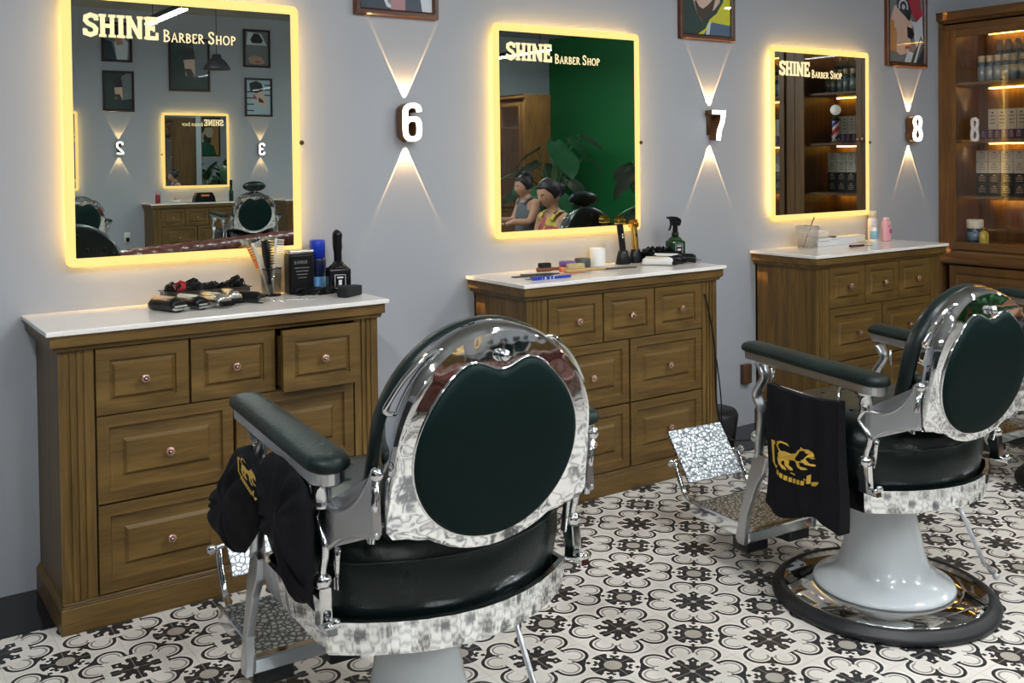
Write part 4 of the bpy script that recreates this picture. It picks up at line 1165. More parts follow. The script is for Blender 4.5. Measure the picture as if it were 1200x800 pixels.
clipper('hair_clipper', (.685, -.190, ZT), math.radians(34), 'small glossy black trimmer rightmost of the clipper row', BLACKP, BLACKP, SILVER, .105, .040, .034)
# tray of clips
e = empty('clip_tray', (.425, -.095, ZT), 0, 'smoky plastic tray full of black hair clips behind the clippers', 'tray')
SMOKE = mat('smoky_acrylic', (.05, .042, .036), .12)
mb = MB().use(SMOKE)
mb.box(0, .285, -.045, -.042, 0, .048); mb.box(0, .285, .042, .045, 0, .048); mb.box(0, .003, -.042, .042, 0, .048); mb.box(.282, .285, -.042, .042, 0, .048); mb.box(0, .285, -.045, .045, 0, .003)
mb.box(-.006, .291, -.050, -.042, .047, .050); mb.box(-.006, .291, .042, .050, .047, .050); mb.box(-.006, .003, -.042, .042, .047, .050); mb.box(.282, .291, -.042, .042, .047, .050)
mb.build('tray_shell', None, e)
def claw_clip(m, grp, lab):
    c = empty('hair_clip', (0, 0, 0), 0, lab, 'hair clip', grp)
    mb = MB().use(m)
    for s_ in (-1, 1):
        P = smoothpath([(0, s_*.004, .018), (0, s_*.011, .010), (0, s_*.012, -.002), (0, s_*.003, -.014)], 2)
        for dx in (-.014, -.007, 0, .007, .014): mb.tube([(p[0]+dx, p[1], p[2]) for p in P], .0017, 5)
        mb.box(-.016, .016, s_*.004-.002, s_*.004+.002, .012, .024, .001)
    mb.build('clip_jaw', None, c); return c
protoc = claw_clip(BLACKP, 'black claw clips in the smoky tray', 'black claw clip heaped in the smoky tray on the first chest')
REDP = mat('red_clip_plastic', (.5, .03, .03), .35)
protor = claw_clip(REDP, 'red claw clips', 'red claw clip among the black clips in the smoky tray'); protor.location = (.475, -.11, ZT+.060); protor.rotation_euler = (.4, .3, .8); del protor['group']
firstc = True
for i in range(30):
    o = protoc if firstc else copy_tree(protoc); firstc = False
    k = i % 15; lay = i//15
    o.location = (.425+.02+.0175*k+random.uniform(-.004, .004), -.095+random.uniform(-.02, .02), ZT+.022+.024*lay+random.uniform(0, .006)+(.012 if k in (4, 5, 13) and lay else 0))
    o.rotation_euler = (random.uniform(-.6, .6), random.uniform(-.6, .6), random.uniform(0, 3.1))
# cup of combs and brushes
cx, cy = .812, -.075
e = empty('wire_cup', (cx, cy, ZT), 0, 'smoky round cup holding combs and brushes on the first chest', 'cup')
MB().lathe([(.0345, .003), (.0365, .1)], n=32).build('smoked_wall', CLEAR, e)
mb = MB().use(BLACKM); mb.lathe([(0, 0), (.035, 0), (.035, .003), (0, .003)], n=24)
mb.tube([(.037*math.cos(2*PI*k/28), .037*math.sin(2*PI*k/28), .1) for k in range(28)], .002, 6, closed=True); mb.build('cup_rim', None, e)
def comb(loc, rot, col, label, L=.19, W=.035, teeth=26, name='comb', grp='combs and brushes in the smoky cup'):
    c = empty(name, loc, 0, label, 'comb', grp); c.rotation_euler = rot
    mb = MB().use(col); mb.box(-W*.5, -W*.5+.010, -.0015, .0015, 0, L, .001)
    for k in range(teeth): z = .004+(L*.62)*k/teeth+L*.36; mb.box(-W*.5+.009, W*.5, -.001, .001, z, z+L*.62/teeth*.55)
    mb.build('comb_teeth', None, c); return c
COMBW = mat('pale_comb', (.62, .58, .50), .4)
def hairbrush(loc, rot, body, bris, label, L=.20, w=.04, name='hair_brush', grp='combs and brushes in the smoky cup', round_=False):
    c = empty(name, loc, 0, label, 'hair brush', grp); c.rotation_euler = rot
    mb = MB().use(body)
    mb.tube([(0, 0, 0), (0, 0, L*.1), (0, 0, L*.45), (0, 0, L*.52), (0, 0, L*.75), (0, 0, L*.96), (0, 0, L)], [(.004, .006), (.006, .009), (.005, .007), (.006, w*.42), (.007, w*.5), (.006, w*.42), (.003, w*.15)], 12)
    mb.build('brush_body', None, c)
    mb = MB().use(bris)
    for i in range(9):
        for j in range(-2, 3):
            z = L*.55+L*.4*i/8
            mb.tube([(0.003, j*w*.17, z), (.022, j*w*.2, z+.001)], .0012, 4)
    mb.build('bristles', None, c); return c
ORB = mat('orange_bristles', (.70, .22, .05), .5); YB = mat('yellow_bristles', (.75, .60, .22), .5)
comb((cx+.006, cy+.003, ZT+.006), (0, -.33, .2), COMBW, 'pale comb leaning left in the smoky cup', .205, .036)
hairbrush((cx-.002, cy-.008, ZT+.008), (.06, -.20, .3), BLACKP, BLACKM, 'black bristle brush leaning in the smoky cup', .20)
hairbrush((cx+.000, cy+.006, ZT+.006), (0, -.08, .1), BLACKP, YB, 'black brush with yellow bristles in the smoky cup', .20)
ob = hairbrush((cx+.014, cy+.010, ZT+.010), (0, -.42, PI-.25), COMBW, ORB, 'pale brush with orange bristles leaning out to the left', .20, .036); ob.rotation_mode = 'ZYX'
comb((cx+.016, cy, ZT+.006), (0, .10, .2), COMBW, 'pale wide comb standing upright at the right of the smoky cup', .20, .040, 18)
# black canister
e = empty('talc_canister', (.915, -.085, ZT), 0, 'black box-shaped canister with silver lid on the first chest', 'canister')
MB().use(BLACKP).box(-.048, .048, -.03, .03, 0, .150, .010, seg=3).build('canister_body', None, e)
MB().use(SILVER).box(-.049, .049, -.031, .031, .148, .162, .006, seg=2).build('lid', None, e)
mb = MB().use(mat('grey_print', (.20, .20, .19), .5))
letters(mb, TH, 'BARBER', -.030, .112, .011, .16, -.0306, -.0302, 1.05, .1)
for k in range(4): mb.box(-.028+.004*k, .028-.004*k, -.0306, -.0302, .096-.012*k, .0985-.012*k)
mb.build('print', None, e)
# blue spray can
e = empty('spray_can', (1.003, -.052, ZT), 0, 'blue-capped spray can behind the black square bottle', 'spray can')
MB().lathe([(0, 0), (.030, 0), (.031, .004), (.031, .055)], n=24).build('can_base', mat('can_lightblue', (.10, .28, .55), .3), e)
MB().lathe([(.0312, .055), (.0312, .118), (.029, .124), (0, .124)], n=24).build('can_body', mat('can_darkblue', (.01, .015, .06), .25), e)
MB().lathe([(.0295, .122), (.0295, .186), (.027, .190), (0, .190)], n=24).build('cap', mat('royal_blue_cap', (.01, .045, .50), .3), e)
# square black spray bottle
e = empty('black_spray_bottle', (1.050, -.130, ZT), -.25, 'square black bottle with tall black nozzle on the first chest', 'spray bottle')
MB().use(mat('gloss_black', (.008, .008, .010), .1)).box(-.041, .041, -.041, .041, 0, .090, .008, seg=3).build('bottle_body', None, e)
mb = MB().use(mat('gloss_black', ())); mb.lathe([(.040, .088), (.030, .098), (.022, .104), (.019, .112), (0, .112)], n=24); mb.build('shoulder', None, e)
mb = MB().use(BLACKP); mb.tube(smoothpath([(0, 0, .10), (0, 0, .13), (-.001, 0, .165), (-.002, 0, .195), (0, 0, .215), (.006, 0, .226)], 2), [(.015, .018)]*4+[(.018, .021)]*3+[(.019, .022)]*2+[(.016, .019), (.009, .011)], 12); mb.build('nozzle', None, e)
mb = MB().use(WHITEP)
for (a, b, c, d) in ((-.020, .018, .020, .0195), (-.020, .066, .020, .0675), (-.020, .018, -.0185, .0675), (.0185, .018, .020, .0675), (-.011, .054, .011, .060), (-.006, .030, .006, .048), (-.009, .024, .009, .0265)): mb.box(a, c, -.0418, -.0412, b, d)
mb.build('bottle_label', None, e)
# black neck sponge
e = empty('black_sponge', (1.025, -.262, ZT), .55, 'flat black D-shaped sponge on the front right corner of the first chest', 'sponge')
mb = MB().use(mat('foam_black', (.012, .013, .014), .9, bump=(200, .5, 2)))
mb.prism([(-.048, -.030), (.048, -.030), (.050, -.01)]+[(.050*math.cos(a), .030*math.sin(a)+.0) for a in [PI*k/10 for k in range(1, 10)]]+[(-.05, -.01)], 'z', 0, .036, .004); mb.build('sponge_body', None, e)
e['label'] = 'flat black sponge at the front right corner of the first chest'
# flat metal clips on top
protof = empty('flat_hair_clip', (0, 0, 0), 0, 'small metal hair grip lying in front of the smoky cup', 'hair grip', 'metal hair grips before the smoky cup')
mb = MB().use(CHROME); mb.tube([(-.012, -.003, .0015), (.010, -.0025, .0015), (.014, 0, .0018), (.010, .0025, .0015), (-.012, .003, .0015)], .0011, 5); mb.build('grip_wire', None, protof)
for i in range(16):
    o = protof if i == 0 else copy_tree(protof)
    o.location = (.765+.0085*i+random.uniform(-.006, .006), -.225+random.uniform(-.03, .03), ZT); o.rotation_euler = (0, 0, random.uniform(0, 3))
protog = claw_clip(BLACKP, 'black claw clips before the canister', 'small black claw clip lying before the black canister')
for i in range(7):
    o = protog if i == 0 else copy_tree(protog)
    o.location = (.895+.022*i, -.155+random.uniform(-.015, .015)-.010*(i > 4), ZT+.0125); o.rotation_euler = (1.5, random.uniform(-.3, .3), random.uniform(0, 3))
# things in the open drawer
e = empty('coiled_cable', (.845, -.30, .80), 0, 'black cable coil peeking out of the open drawer', 'cable')
mb = MB().use(BLACKP); mb.tube(smoothpath([(-.11, -.05, 0), (-.06, -.065, .022), (0, -.07, .034), (.05, -.07, .026), (.10, -.06, .012), (.08, .06, 0), (-.08, .06, 0)], 4), .009, 8); mb.build('cable_loop', None, e)
e = empty('brass_hair_tie', (.765, -.372, .817), 0, 'thin brass ring at the edge of the open drawer', 'ring')
mb = MB().use(GOLD); mb.tube([(.017*math.cos(a), .004*math.sin(a), .014*math.sin(a)) for a in [2*PI*k/20 for k in range(20)]], .0016, 6, closed=True); mb.build('ring', None, e)

# ------------------------------------------------------------------ things on the second chest
BLUEC = mat('blue_plastic', (.02, .05, .36), .3)
def flatcomb(loc, rz, col, label, L=.2, W=.028, grp='combs lying on the second chest'):
    c = empty('comb', loc, rz, label, 'comb', grp)
    mb = MB().use(col); mb.box(0, L, 0, W*.35, 0, .004, .001)
    for k in range(int(L*.9/.004)): x = .004+.004*k; mb.box(x, x+.0022, -W*.65, 0, .0005, .0035)
    mb.build('comb_teeth', None, c); return c
flatcomb((1.795, -.185, ZT), -.18, mat('dark_comb', (.03, .02, .015), .3), 'long thin black comb at the left front of the second chest', .19)
flatcomb((1.865, -.145, ZT), -.35, mat('dark_comb', ()), 'black tail comb lying behind the long thin comb', .17)
flatcomb((1.79, -.285, ZT), -.06, CHROME_S, 'thin silver comb lying at the left end of the second chest', .12, .012)
e = empty('blue_razor_box', (1.80, -.315, ZT), -.05, 'blue and clear plastic clip strip at the front of the second chest', 'clip strip')
mb = MB().use(BLUEC)
for a, b in ((0, .045), (.048, .058), (.066, .082), (.088, .098), (.104, .185)): mb.box(a, b, -.012, .012, 0, .014 if a < .1 else .010, .002)
mb.build('blue_segments', None, e)
MB().use(WHITEP).box(.0, .13, -.008, .008, .001, .009).build('clear_core', None, e)
TAN = mat('tan_wood', (.50, .30, .12), .45)
def woodbrush(loc, rz, label, body, bris, L=.19, w=.038, name='hair_brush'):
    c = empty(name, loc, rz, label, 'brush', 'brushes on the second chest')
    mb = MB().use(body); mb.tube([(0, 0, .012), (.01, 0, .012), (L*.45, 0, .012), (L*.55, 0, .012), (L*.9, 0, .012), (L, 0, .012)], [(.009, w*.3), (.010, w*.5), (.010, w*.48), (.007, w*.22), (.007, w*.26), (.003, w*.1)], 12); mb.build('brush_body', None, c)
    mb = MB().use(bris); mb.box(.01, L*.46, -w*.40, w*.40, .018, .040, .004)
    mb.build('bristles', None, c); return c
woodbrush((2.045, -.215, ZT), -.22, 'pale wooden bristle brush at the front middle of the second chest', TAN, mat('pale_bristle', (.52, .42, .20), .8, bump=(150, .8, 2)))
woodbrush((1.975, -.110, ZT), -.15, 'brown brush with black head behind the pale brush', mat('brown_wood', (.20, .07, .03), .4), mat('black_bristle', (.01, .01, .01), .8, bump=(150, .8, 2)), .14, .034)
e = empty('orange_comb', (2.075, -.14, ZT), -.2, 'orange plastic handle lying between the brushes', 'comb'); MB().use(mat('orange_plastic', (.80, .22, .06), .35)).box(0, .10, -.014, .014, 0, .016, .005, seg=2).build('handle', None, e)
e = empty('wax_tin', (2.165, -.075, ZT), 0, 'purple-banded round wax tin on the second chest', 'tin')
MB().lathe([(0, 0), (.036, 0), (.036, .014)], n=28).build('tin_base', BLACKP, e)
MB().lathe([(.037, .014), (.037, .030), (.034, .033), (0, .033)], n=28).build('lid', mat('purple_lid', (.12, .05, .30), .3), e)
e = empty('wax_tin', (2.255, -.07, ZT), 0, 'dark grey round tin between the purple tin and the white cup', 'tin')
MB().lathe([(0, 0), (.034, 0), (.035, .004), (.035, .038), (.032, .041), (0, .041)], n=28).build('tin_body', mat('slate_tin', (.05, .06, .06), .35), e)
e = empty('white_cup', (2.345, -.065, ZT), 0, 'plain white cup standing on the second chest', 'cup')
MB().lathe([(0, 0), (.033, 0), (.035, .003), (.036, .080), (.033, .080), (.032, .008), (0, .006)], n=32).build('cup_body', mat('white_ceramic', (.80, .80, .78), .3), e)
e = empty('dark_comb_pile', (2.255, -.21, ZT), -.15, 'pair of dark patterned combs lying beside the brushes', 'comb')
mb = MB().use(mat('tortoise', (.10, .07, .05), .3, var=.7)); mb.box(0, .17, -.010, 0, 0, .008, .002)
for k in range(38): x = .003+.0043*k; mb.box(x, x+.0025, 0, .022, .001, .006)
mb.build('comb_body', None, e)
def standing_trimmer(loc, rz, label, body, head, acc, H=.205):
    e = empty('standing_trimmer', loc, rz, label, 'hair trimmer', 'trimmers standing in charging docks')
    MB().use(BLACKP).lathe([(0, 0), (.036, 0), (.037, .004), (.030, .035), (.024, .06), (.022, .062), (0, .062)], n=20, sy=.85).build('dock', None, e)
    mb = MB().use(body); mb.tube(smoothpath([(0, 0, .03), (-.002, 0, .07), (-.008, 0, .12), (-.016, 0, .165), (-.018, 0, H-.02)], 3), .0155, 14); mb.build('grip', None, e)
    mb = MB().use(head); mb.box(-.038, .004, -.017, .017, H-.026, H-.004, .004, seg=2); mb.box(-.036, -.002, -.014, .014, H-.004, H+.006, .001)
    for k in range(8): mb.box(-.036+.0045*k, -.0345+.0045*k, -.012, .012, H+.006, H+.010)
    mb.build('trimmer_head', None, e)
    mb = MB().use(acc); mb.ball((-.012, -.015, .13), .006, (1, .5, 2), 10); mb.build('power_switch', None, e)
    return e
standing_trimmer((2.478, -.085, ZT), 0, 'slim black trimmer with gold head standing in a dock', BLACKP, GOLD, CHROME, .21)
standing_trimmer((2.568, -.070, ZT), .3, 'gold and black trimmer standing in a dock beside the slim one', GOLD, GOLD, BLACKP, .19)
e = empty('clip_tray', (2.60, -.085, ZT), 0, 'black tray of clips behind the white clippers on the second chest', 'tray')
mb = MB().use(BLACKP)
mb.box(0, .20, -.045, -.042, 0, .045); mb.box(0, .20, .042, .045, 0, .045); mb.box(0, .003, -.042, .042, 0, .045); mb.box(.197, .20, -.042, .042, 0, .045); mb.box(0, .2, -.045, .045, 0, .003)
mb.build('tray_shell', None, e)
protoh = claw_clip(BLACKP, 'clips in the black tray', 'black claw clip heaped in the black tray on the second chest')
for i in range(18):
    o = protoh if i == 0 else copy_tree(protoh)
    o.location = (2.615+.019*(i % 9)+random.uniform(-.004, .004), -.085+random.uniform(-.02, .02), ZT+.020+.022*(i//9)); o.rotation_euler = (random.uniform(-.6, .6), random.uniform(-.6, .6), random.uniform(0, 3))
clipper('hair_clipper', (2.560, -.225, ZT), math.radians(40), 'ivory clipper lying in front of the black trimmer docks', IVORY, WHITEP, BLACKP, .13, .046, .034, 'clippers on the second chest')
clipper('hair_clipper', (2.645, -.195, ZT), math.radians(38), 'white clipper with black jaws next to the green spray bottle', WHITEP, BLACKP, BLACKP, .135, .046, .040, 'clippers on the second chest')
clipper('hair_clipper', (2.738, -.215, ZT), math.radians(40), 'black clipper lying rightmost on the second chest', BLACKP, BLACKP, CHROME, .10, .042, .036, 'clippers on the second chest')
e = empty('green_spray_bottle', (2.795, -.095, ZT), -.2, 'dark green square bottle with black trigger sprayer on the second chest', 'spray bottle')
GB = mat('green_bottle_glass', (.006, .040, .010), .12)
MB().use(GB).box(-.040, .040, -.032, .032, 0, .092, .012, seg=3, smooth=True).build('bottle_body', None, e)
mb = MB().use(GB); mb.lathe([(.034, .088), (.030, .100), (.018, .110), (0, .112)], n=24); mb.build('shoulder', None, e)
mb = MB().use(BLACKP); mb.lathe([(.017, .108), (.017, .128), (.013, .130), (.012, .165), (0, .165)], n=20)
mb.prism([(.022, .160), (.030, .180), (.026, .192), (.006, .203), (-.020, .206), (-.042, .204), (-.042, .195), (-.020, .188), (-.012, .160)], 'y', -.011, .011, .003)
mb.tube(smoothpath([(-.028, 0, .195), (-.024, 0, .175), (-.026, 0, .155), (-.034, 0, .140)], 3), [(.004, .008)]*10, 8); mb.build('trigger_head', None, e)
mb = MB().use(BLACKM); mb.box(-.022, .022, -.0332, -.0322, .012, .078)
mb.use(WHITEP)
for (a, b, c, d) in ((-.020, .014, .020, .0155), (-.020, .0745, .020, .076), (-.020, .014, -.0185, .076), (.0185, .014, .020, .076), (-.012, .064, .012, .069), (-.009, .036, .009, .054), (-.006, .030, .006, .036), (-.012, .022, .012, .025)): mb.box(a, c, -.0338, -.0333, b, d)
mb.build('bottle_label', None, e)
# power cable
e = empty('power_cable', (2.680, -.398, .78), 0, 'thin black power cable hanging from the second chest to the floor', 'cable')
mb = MB().use(BLACKP)
P = [(0, 0, .0), (.025, -.006, -.10), (.055, -.006, -.25), (.058, -.006, -.42), (.075, -.006, -.55), (.12, -.01, -.64), (.20, .02, -.69), (.30, .03, -.71), (.42, .04, -.72)]
mb.tube(smoothpath(P, 5), .0035, 8)
P = [(.068, -.004, -.30), (.088, .0, -.40), (.105, .005, -.50), (.112, .012, -.61)]
mb.tube(smoothpath(P, 4), .003, 8)
mb.build('cable_run', None, e)
e = empty('waste_bin', (2.97, -.14, 0), 0, 'low black bin on the floor between the second and third chests', 'bin')
MB().lathe([(0, 0), (.10, 0), (.115, .01), (.13, .11), (.135, .15), (.125, .17), (0, .175)], n=32).build('bin_body', RUBBER, e)
e = empty('wall_socket', (3.36, -.001, .27), 0, 'brown wall plug low on the wall beside the third chest', 'socket')
MB().use(mat('brown_plug', (.08, .04, .02), .5)).box(-.03, .03, -.03, 0, -.05, .05, .006, seg=2).build('socket_body', None, e)

# ------------------------------------------------------------------ things on the third chest
e = empty('lattice_basket', (3.735, -.105, ZT), 0, 'silver lattice square basket at the left of the third chest', 'basket')
mb = MB().use(mat('silver_lattice', (.55, .54, .52), .35, .6))
B0, B1, H_ = .034, .042, .112
for s_ in range(4):
    Rm = Matrix.Rotation(s_*PI/2, 4, 'Z')
    for k in range(9):
        t = -1+2*k/8
        for q in (1, -1):
            a = Vector((t*B0, -B0, 0)); bx_ = max(-1, min(1, t+q*.9)); zz = H_*abs(bx_-t)/.9 if abs(t+q*.9) > 1 else H_
            b = Vector((bx_*(B0+(B1-B0)*zz/H_), -(B0+(B1-B0)*zz/H_), zz))
            mb.tube([Rm @ a, Rm @ b], .0012, 4)
    for k in range(8):
        z = H_*(k+.5)/8; w = B0+(B1-B0)*z/H_
        mb.tube([Rm @ Vector((-w, -w, z)), Rm @ Vector((w, -w, z))], .0010, 4)
    mb.tube([Rm @ Vector((-B1, -B1, H_)), Rm @ Vector((B1, -B1, H_))], .003, 6); mb.tube([Rm @ Vector((-B0, -B0, 0)), Rm @ Vector((-B1, -B1, H_))], .002, 6)
mb.box(-B0, B0, -B0, B0, 0, .003); mb.build('lattice', None, e)
e = empty('brown_stick', (3.72, -.105, ZT+.004), 0, 'thin brown stick leaning out of the lattice basket', 'stick'); mb = MB().use(mat('brown_stick', (.18, .07, .03), .5)); mb.tube([(-.02, 0, 0), (.07, .0, .155)], .003, 8); mb.build('stick', None, e)
e = empty('tissue_box', (3.86, -.075, ZT), 0, 'white rounded box stacked beside the lattice basket', 'box')
MB().use(WHITEP).box(-.055, .065, -.04, .04, 0, .045, .003).build('box_body', None, e)
MB().use(CREAMP).box(-.045, .055, -.035, .035, .045, .085, .015, seg=4, smooth=True).build('rolled_towel', None, e)
mb = MB().use(mat('grey_line', (.35, .36, .42), .5)); mb.box(-.04, .045, -.0405, -.0401, .026, .030); mb.build('print', None, e)
e = empty('white_case', (4.02, -.07, ZT), 0, 'long flat white case in the middle of the third chest', 'case')
MB().use(WHITEP).box(-.10, .12, -.04, .04, 0, .03, .003).build('case_body', None, e); MB().use(WHITEP).box(-.10, .12, -.041, .041, .031, .040, .003).build('lid', None, e)
e = empty('folding_comb', (4.0, -.085, ZT+.0405), 0, 'small brown comb on the white case', 'comb'); MB().use(beard).box(-.085, -.015, -.01, .01, 0, .008, .002).build('comb_body', None, e)
e = empty('white_case', (4.20, -.055, ZT), 0, 'small cream box right of the long white case', 'case')
MB().use(CREAMP).box(-.04, .055, -.03, .03, 0, .042, .008, seg=2).build('case_body', None, e)
e = empty('straight_razor', (4.0, -.235, ZT), -.12, 'dark red folding razor lying near the front of the third chest', 'razor')
MB().use(mat('oxblood', (.10, .015, .015), .3)).box(-.075, .025, -.009, .009, 0, .011, .004, seg=2).build('razor_handle', None, e)
MB().use(CHROME_S).box(.02, .09, -.007, .007, .002, .005, .001).build('razor_blade', None, e)
PINKP = mat('pink_bottle', (.72, .36, .38), .35)
e = empty('powder_bottle', (4.395, -.115, ZT), 0, 'pink powder bottle with rounded shoulders on the third chest', 'bottle')
MB().lathe([(0, 0), (.034, 0), (.036, .006), (.036, .095), (.033, .108), (.026, .114), (0, .114)], n=28, sy=.6).build('bottle_body', PINKP, e)
MB().lathe([(.024, .113), (.024, .128), (.018, .133), (0, .134)], n=24, sy=.7).build('bottle_cap', mat('pale_pink_cap', (.75, .50, .50), .35), e)
mb = MB().use(mat('magenta_print', (.45, .06, .25), .4)); mb.ball((.012, -.0215, .055), .012, (1, .15, 1.2), 10); mb.ball((-.004, -.0215, .085), .006, (1, .15, 1), 8); mb.build('print', None, e)
e = empty('lotion_bottle', (4.385, -.035, ZT), 0, 'tall white bottle with cream cap behind the pink powder bottle', 'bottle')
MB().lathe([(0, 0), (.032, 0), (.034, .006), (.033, .115), (.026, .128), (0, .13)], n=28, sy=.7).build('bottle_body', mat('white_pinkish', (.74, .66, .64), .35), e)
MB().lathe([(.025, .128), (.025, .162), (.022, .167), (0, .167)], n=24, sy=.8).build('bottle_cap', mat('cream_cap', (.78, .68, .48), .4), e)
e = empty('small_blue_bottle', (4.325, -.085, ZT), 0, 'small white and blue bottle left of the pink powder bottle', 'bottle')
MB().lathe([(0, 0), (.020, 0), (.021, .004), (.021, .066), (.013, .080), (0, .082)], n=20).build('bottle_body', WHITEP, e)
MB().lathe([(.0214, .014), (.0214, .058)], n=20).build('bottle_label', mat('light_blue_label', (.22, .45, .60), .4), e)
MB().lathe([(.011, .080), (.010, .102), (.005, .108), (0, .108)], n=16).build('bottle_cap', WHITEP, e)

# ------------------------------------------------------------------ far side of the room: lamps, sofa, plants, people
def linear_lamp(loc, L, rz, label, grp='long pendant tube lamps'):
    e = empty('linear_pendant_lamp', loc, rz, label, 'pendant lamp', grp)
    MB().use(BLACKM).box(-.035, .035, -L/2, L/2, .012, .062, .003).build('housing', None, e)
    MB().box(-.031, .031, -L/2+.004, L/2-.004, .0, .0118).build('diffuser', TUBE_E, e)
    for y in (-L*.35, L*.35): MB().use(BLACKM).tube([(0, y, .062), (0, y, HC-loc[2])], .004, 6).build('hanging_rod', None, e)
    return e
linear_lamp((2.1, -5.85, 2.70), 1.15, 0, 'long tube lamp hanging before the opposite wall, seen by the lettering of the large mirror')
linear_lamp((6.86, -7.05, 2.70), 1.3, 0, 'long tube lamp crossing the lettering of the second mirror')
for (x, y, lab) in ((-.6, -2.3, 'long tube lamp overhead left of the camera'), (1.5, -2.5, 'long tube lamp overhead beyond the nearest chair'), (3.3, -2.5, 'long tube lamp above the headrest chair'), (-1.2, -5.6, 'long tube lamp behind the camera on the left'), (4.7, -5.3, 'long tube lamp above the sofa end'), (.6, -4.6, 'long tube lamp above and behind the camera'), (6.6, -2.6, 'tube lamp added to light the poster area beyond the partition')):  # last lamp is added to brighten the otherwise unlit area beyond the partition
    linear_lamp((x, y, 2.78), 1.2, 0 if x != 1.5 else 0, lab, 'long tube lamps outside the frame')
e = empty('dome_pendant_lamp', (2.93, -6.95, 2.35), 0, 'black dome pendant lamp hanging in the large mirror', 'pendant lamp')
MB().lathe([(.137, 0), (.140, .004), (.125, .035), (.098, .075), (.070, .105), (.050, .122), (.046, .150), (.030, .160), (0, .162)], n=40).build('lamp_shade', BLACKM, e)
MB().lathe([(0, .006), (.128, .006)], n=40).build('lamp_diffuser', BULB_E, e)
MB().use(BLACKM).tube([(0, 0, .16), (0, 0, HC-2.35)], .004, 6).build('lamp_cord', None, e)

LB = mat('brown_sofa_leather', (.085, .024, .016), .28, bump=(25, .25, 4), rvar=.08)
def sofa(loc, rz, L, label):
    """faces local -y... local +y is the back"""
    e = empty('tufted_sofa', loc, rz, label, 'sofa')
    mb = MB().use(LB); mb.box(-L/2, L/2, -.42, .42, .10, .40, .04, seg=3, smooth=True); mb.build('sofa_base', None, e)
    mb = MB().use(LB)
    nx, nz = 90, 26
    rows = []
    for j in range(nz+1):
        a = j/nz
        # profile of rolled back: up the inner face, over the roll, down behind
        if a < .55: y, z = .22, .42+a/.55*.26
        else:
            q = (a-.55)/.45*PI*1.15; y, z = .30-.08*math.cos(q), .68+.10*math.sin(q)
        row = []
        for i in range(nx+1):
            x = -L/2+.05+(L-.1)*i/nx
            t = abs(math.sin((x/.16+(j//5 % 2)*.5)*PI))**.5*abs(math.sin(a*PI*4.2))**.5
            dn = -.020*(1-t)
            row.append((x, y - (dn if a < .55 else dn*math.cos((a-.55)/.45*PI*1.15)*-1*-1), z+(0 if a < .55 else dn*math.sin((a-.55)/.45*PI))))
        rows.append(row)
    mb.grid(rows)
    mb.box(-L/2+.05, L/2-.05, .25, .41, .12, .70, .03, seg=2, smooth=True)
    mb.build('backrest', None, e)
    n = int((L-.3)/.7)
    for k in range(n):
        w = (L-.34)/n; x = -L/2+.17+w*k
        MB().use(LB).box(x+.004, x+w-.004, -.44, .22, .39, .50, .035, seg=3, smooth=True).build('seat_cushion', None, e)
    for s_ in (-1, 1):
        mb = MB().use(LB); mb.box(s_*(L/2-.08)-.08, s_*(L/2-.08)+.08, -.43, .40, .10, .60, .04, seg=3, smooth=True); mb.tube([(s_*(L/2-.08), -.44, .62), (s_*(L/2-.08), .38, .62)], .095, 18); mb.build('armrest', None, e)
        for y in (-.36, .36): MB().use(BLACKM).lathe([(.02, 0), (.03, .10)], (s_*(L/2-.1), y, 0), 12).build('sofa_leg', None, e)
    return e
ang = math.atan2(-1.1, 1.75)
sofa((2.25, -4.22, 0), ang+PI, 2.4, 'brown tufted leather sofa seen along the bottom of the large mirror')
MBn = MB().use(LB); MBn.box(4.29, 4.97, -4.05, -2.75, .10, .335, .05, seg=3, smooth=True); MBn.use(BLACKM)
for x in (4.36, 4.88):
    for y in (-3.95, -2.85): MBn.box(x-.03, x+.03, y-.03, y+.03, 0, .11)
MBn.build('leather_bench'); tag(COL.objects[-1], 'brown leather bench on which the woman and child sit', 'bench')

LEAF = mat('dark_leaf', (.012, .060, .022), .35, var=.4); STEM = mat('leaf_stem', (.05, .10, .03), .5); POT = mat('grey_planter', (.12, .12, .12), .5)
def plant(loc, seed, H, n, label, size=.34, spread=.55):
    rnd = random.Random(seed)
    e = empty('potted_plant', loc, 0, label, 'plant', 'large-leaved potted plants')
    MB().lathe([(0, 0), (.15, 0), (.20, .30), (.22, .42), (.20, .42), (.18, .38), (0, .38)], n=28).build('planter', POT, e)
    st = MB().use(STEM)
    for k in range(n):
        a = rnd.uniform(0, 2*PI); h = H*(.45+.55*(k+1)/n); r = spread*rnd.uniform(.35, 1.)*(1.1-.4*h/H)
        tip = Vector((r*math.cos(a), r*math.sin(a), h))
        st.tube(smoothpath([(0.03*math.cos(a), .03*math.sin(a), .38), (tip.x*.35, tip.y*.35, .38+(h-.38)*.75), tuple(tip)], 5), .008, 6)
        s_ = size*rnd.uniform(.8, 1.15)
        d = Vector((math.cos(a), math.sin(a), -.75+rnd.uniform(-.2, .3))).normalized(); w = Vector((-math.sin(a), math.cos(a), 0)); nn = d.cross(w)
        mb = MB(); rows = []
        for i in range(9):
            t = i/8
            hw = s_*.42*(math.sin(PI*min(1, t*1.02+.0))**.55)*(1-.35*t) if t < 1 else 0
            if i == 0: hw = s_*.16
            cen = tip + d*(s_*(t-.12)) - nn*(-.10*s_*math.sin(PI*t*.8)) + Vector((0, 0, -.12*s_*t*t))
            rows.append([cen + w*(hw*q) + nn*(.06*s_*abs(q)*(1-t)) + d*(-.10*s_*abs(q)*(1 if i < 2 else 0)) for q in (-1, -.7, -.35, 0, .35, .7, 1)])
        mb.grid(rows); mb.build('leaf', LEAF, e)
    st.build('stems', None, e)
    return e
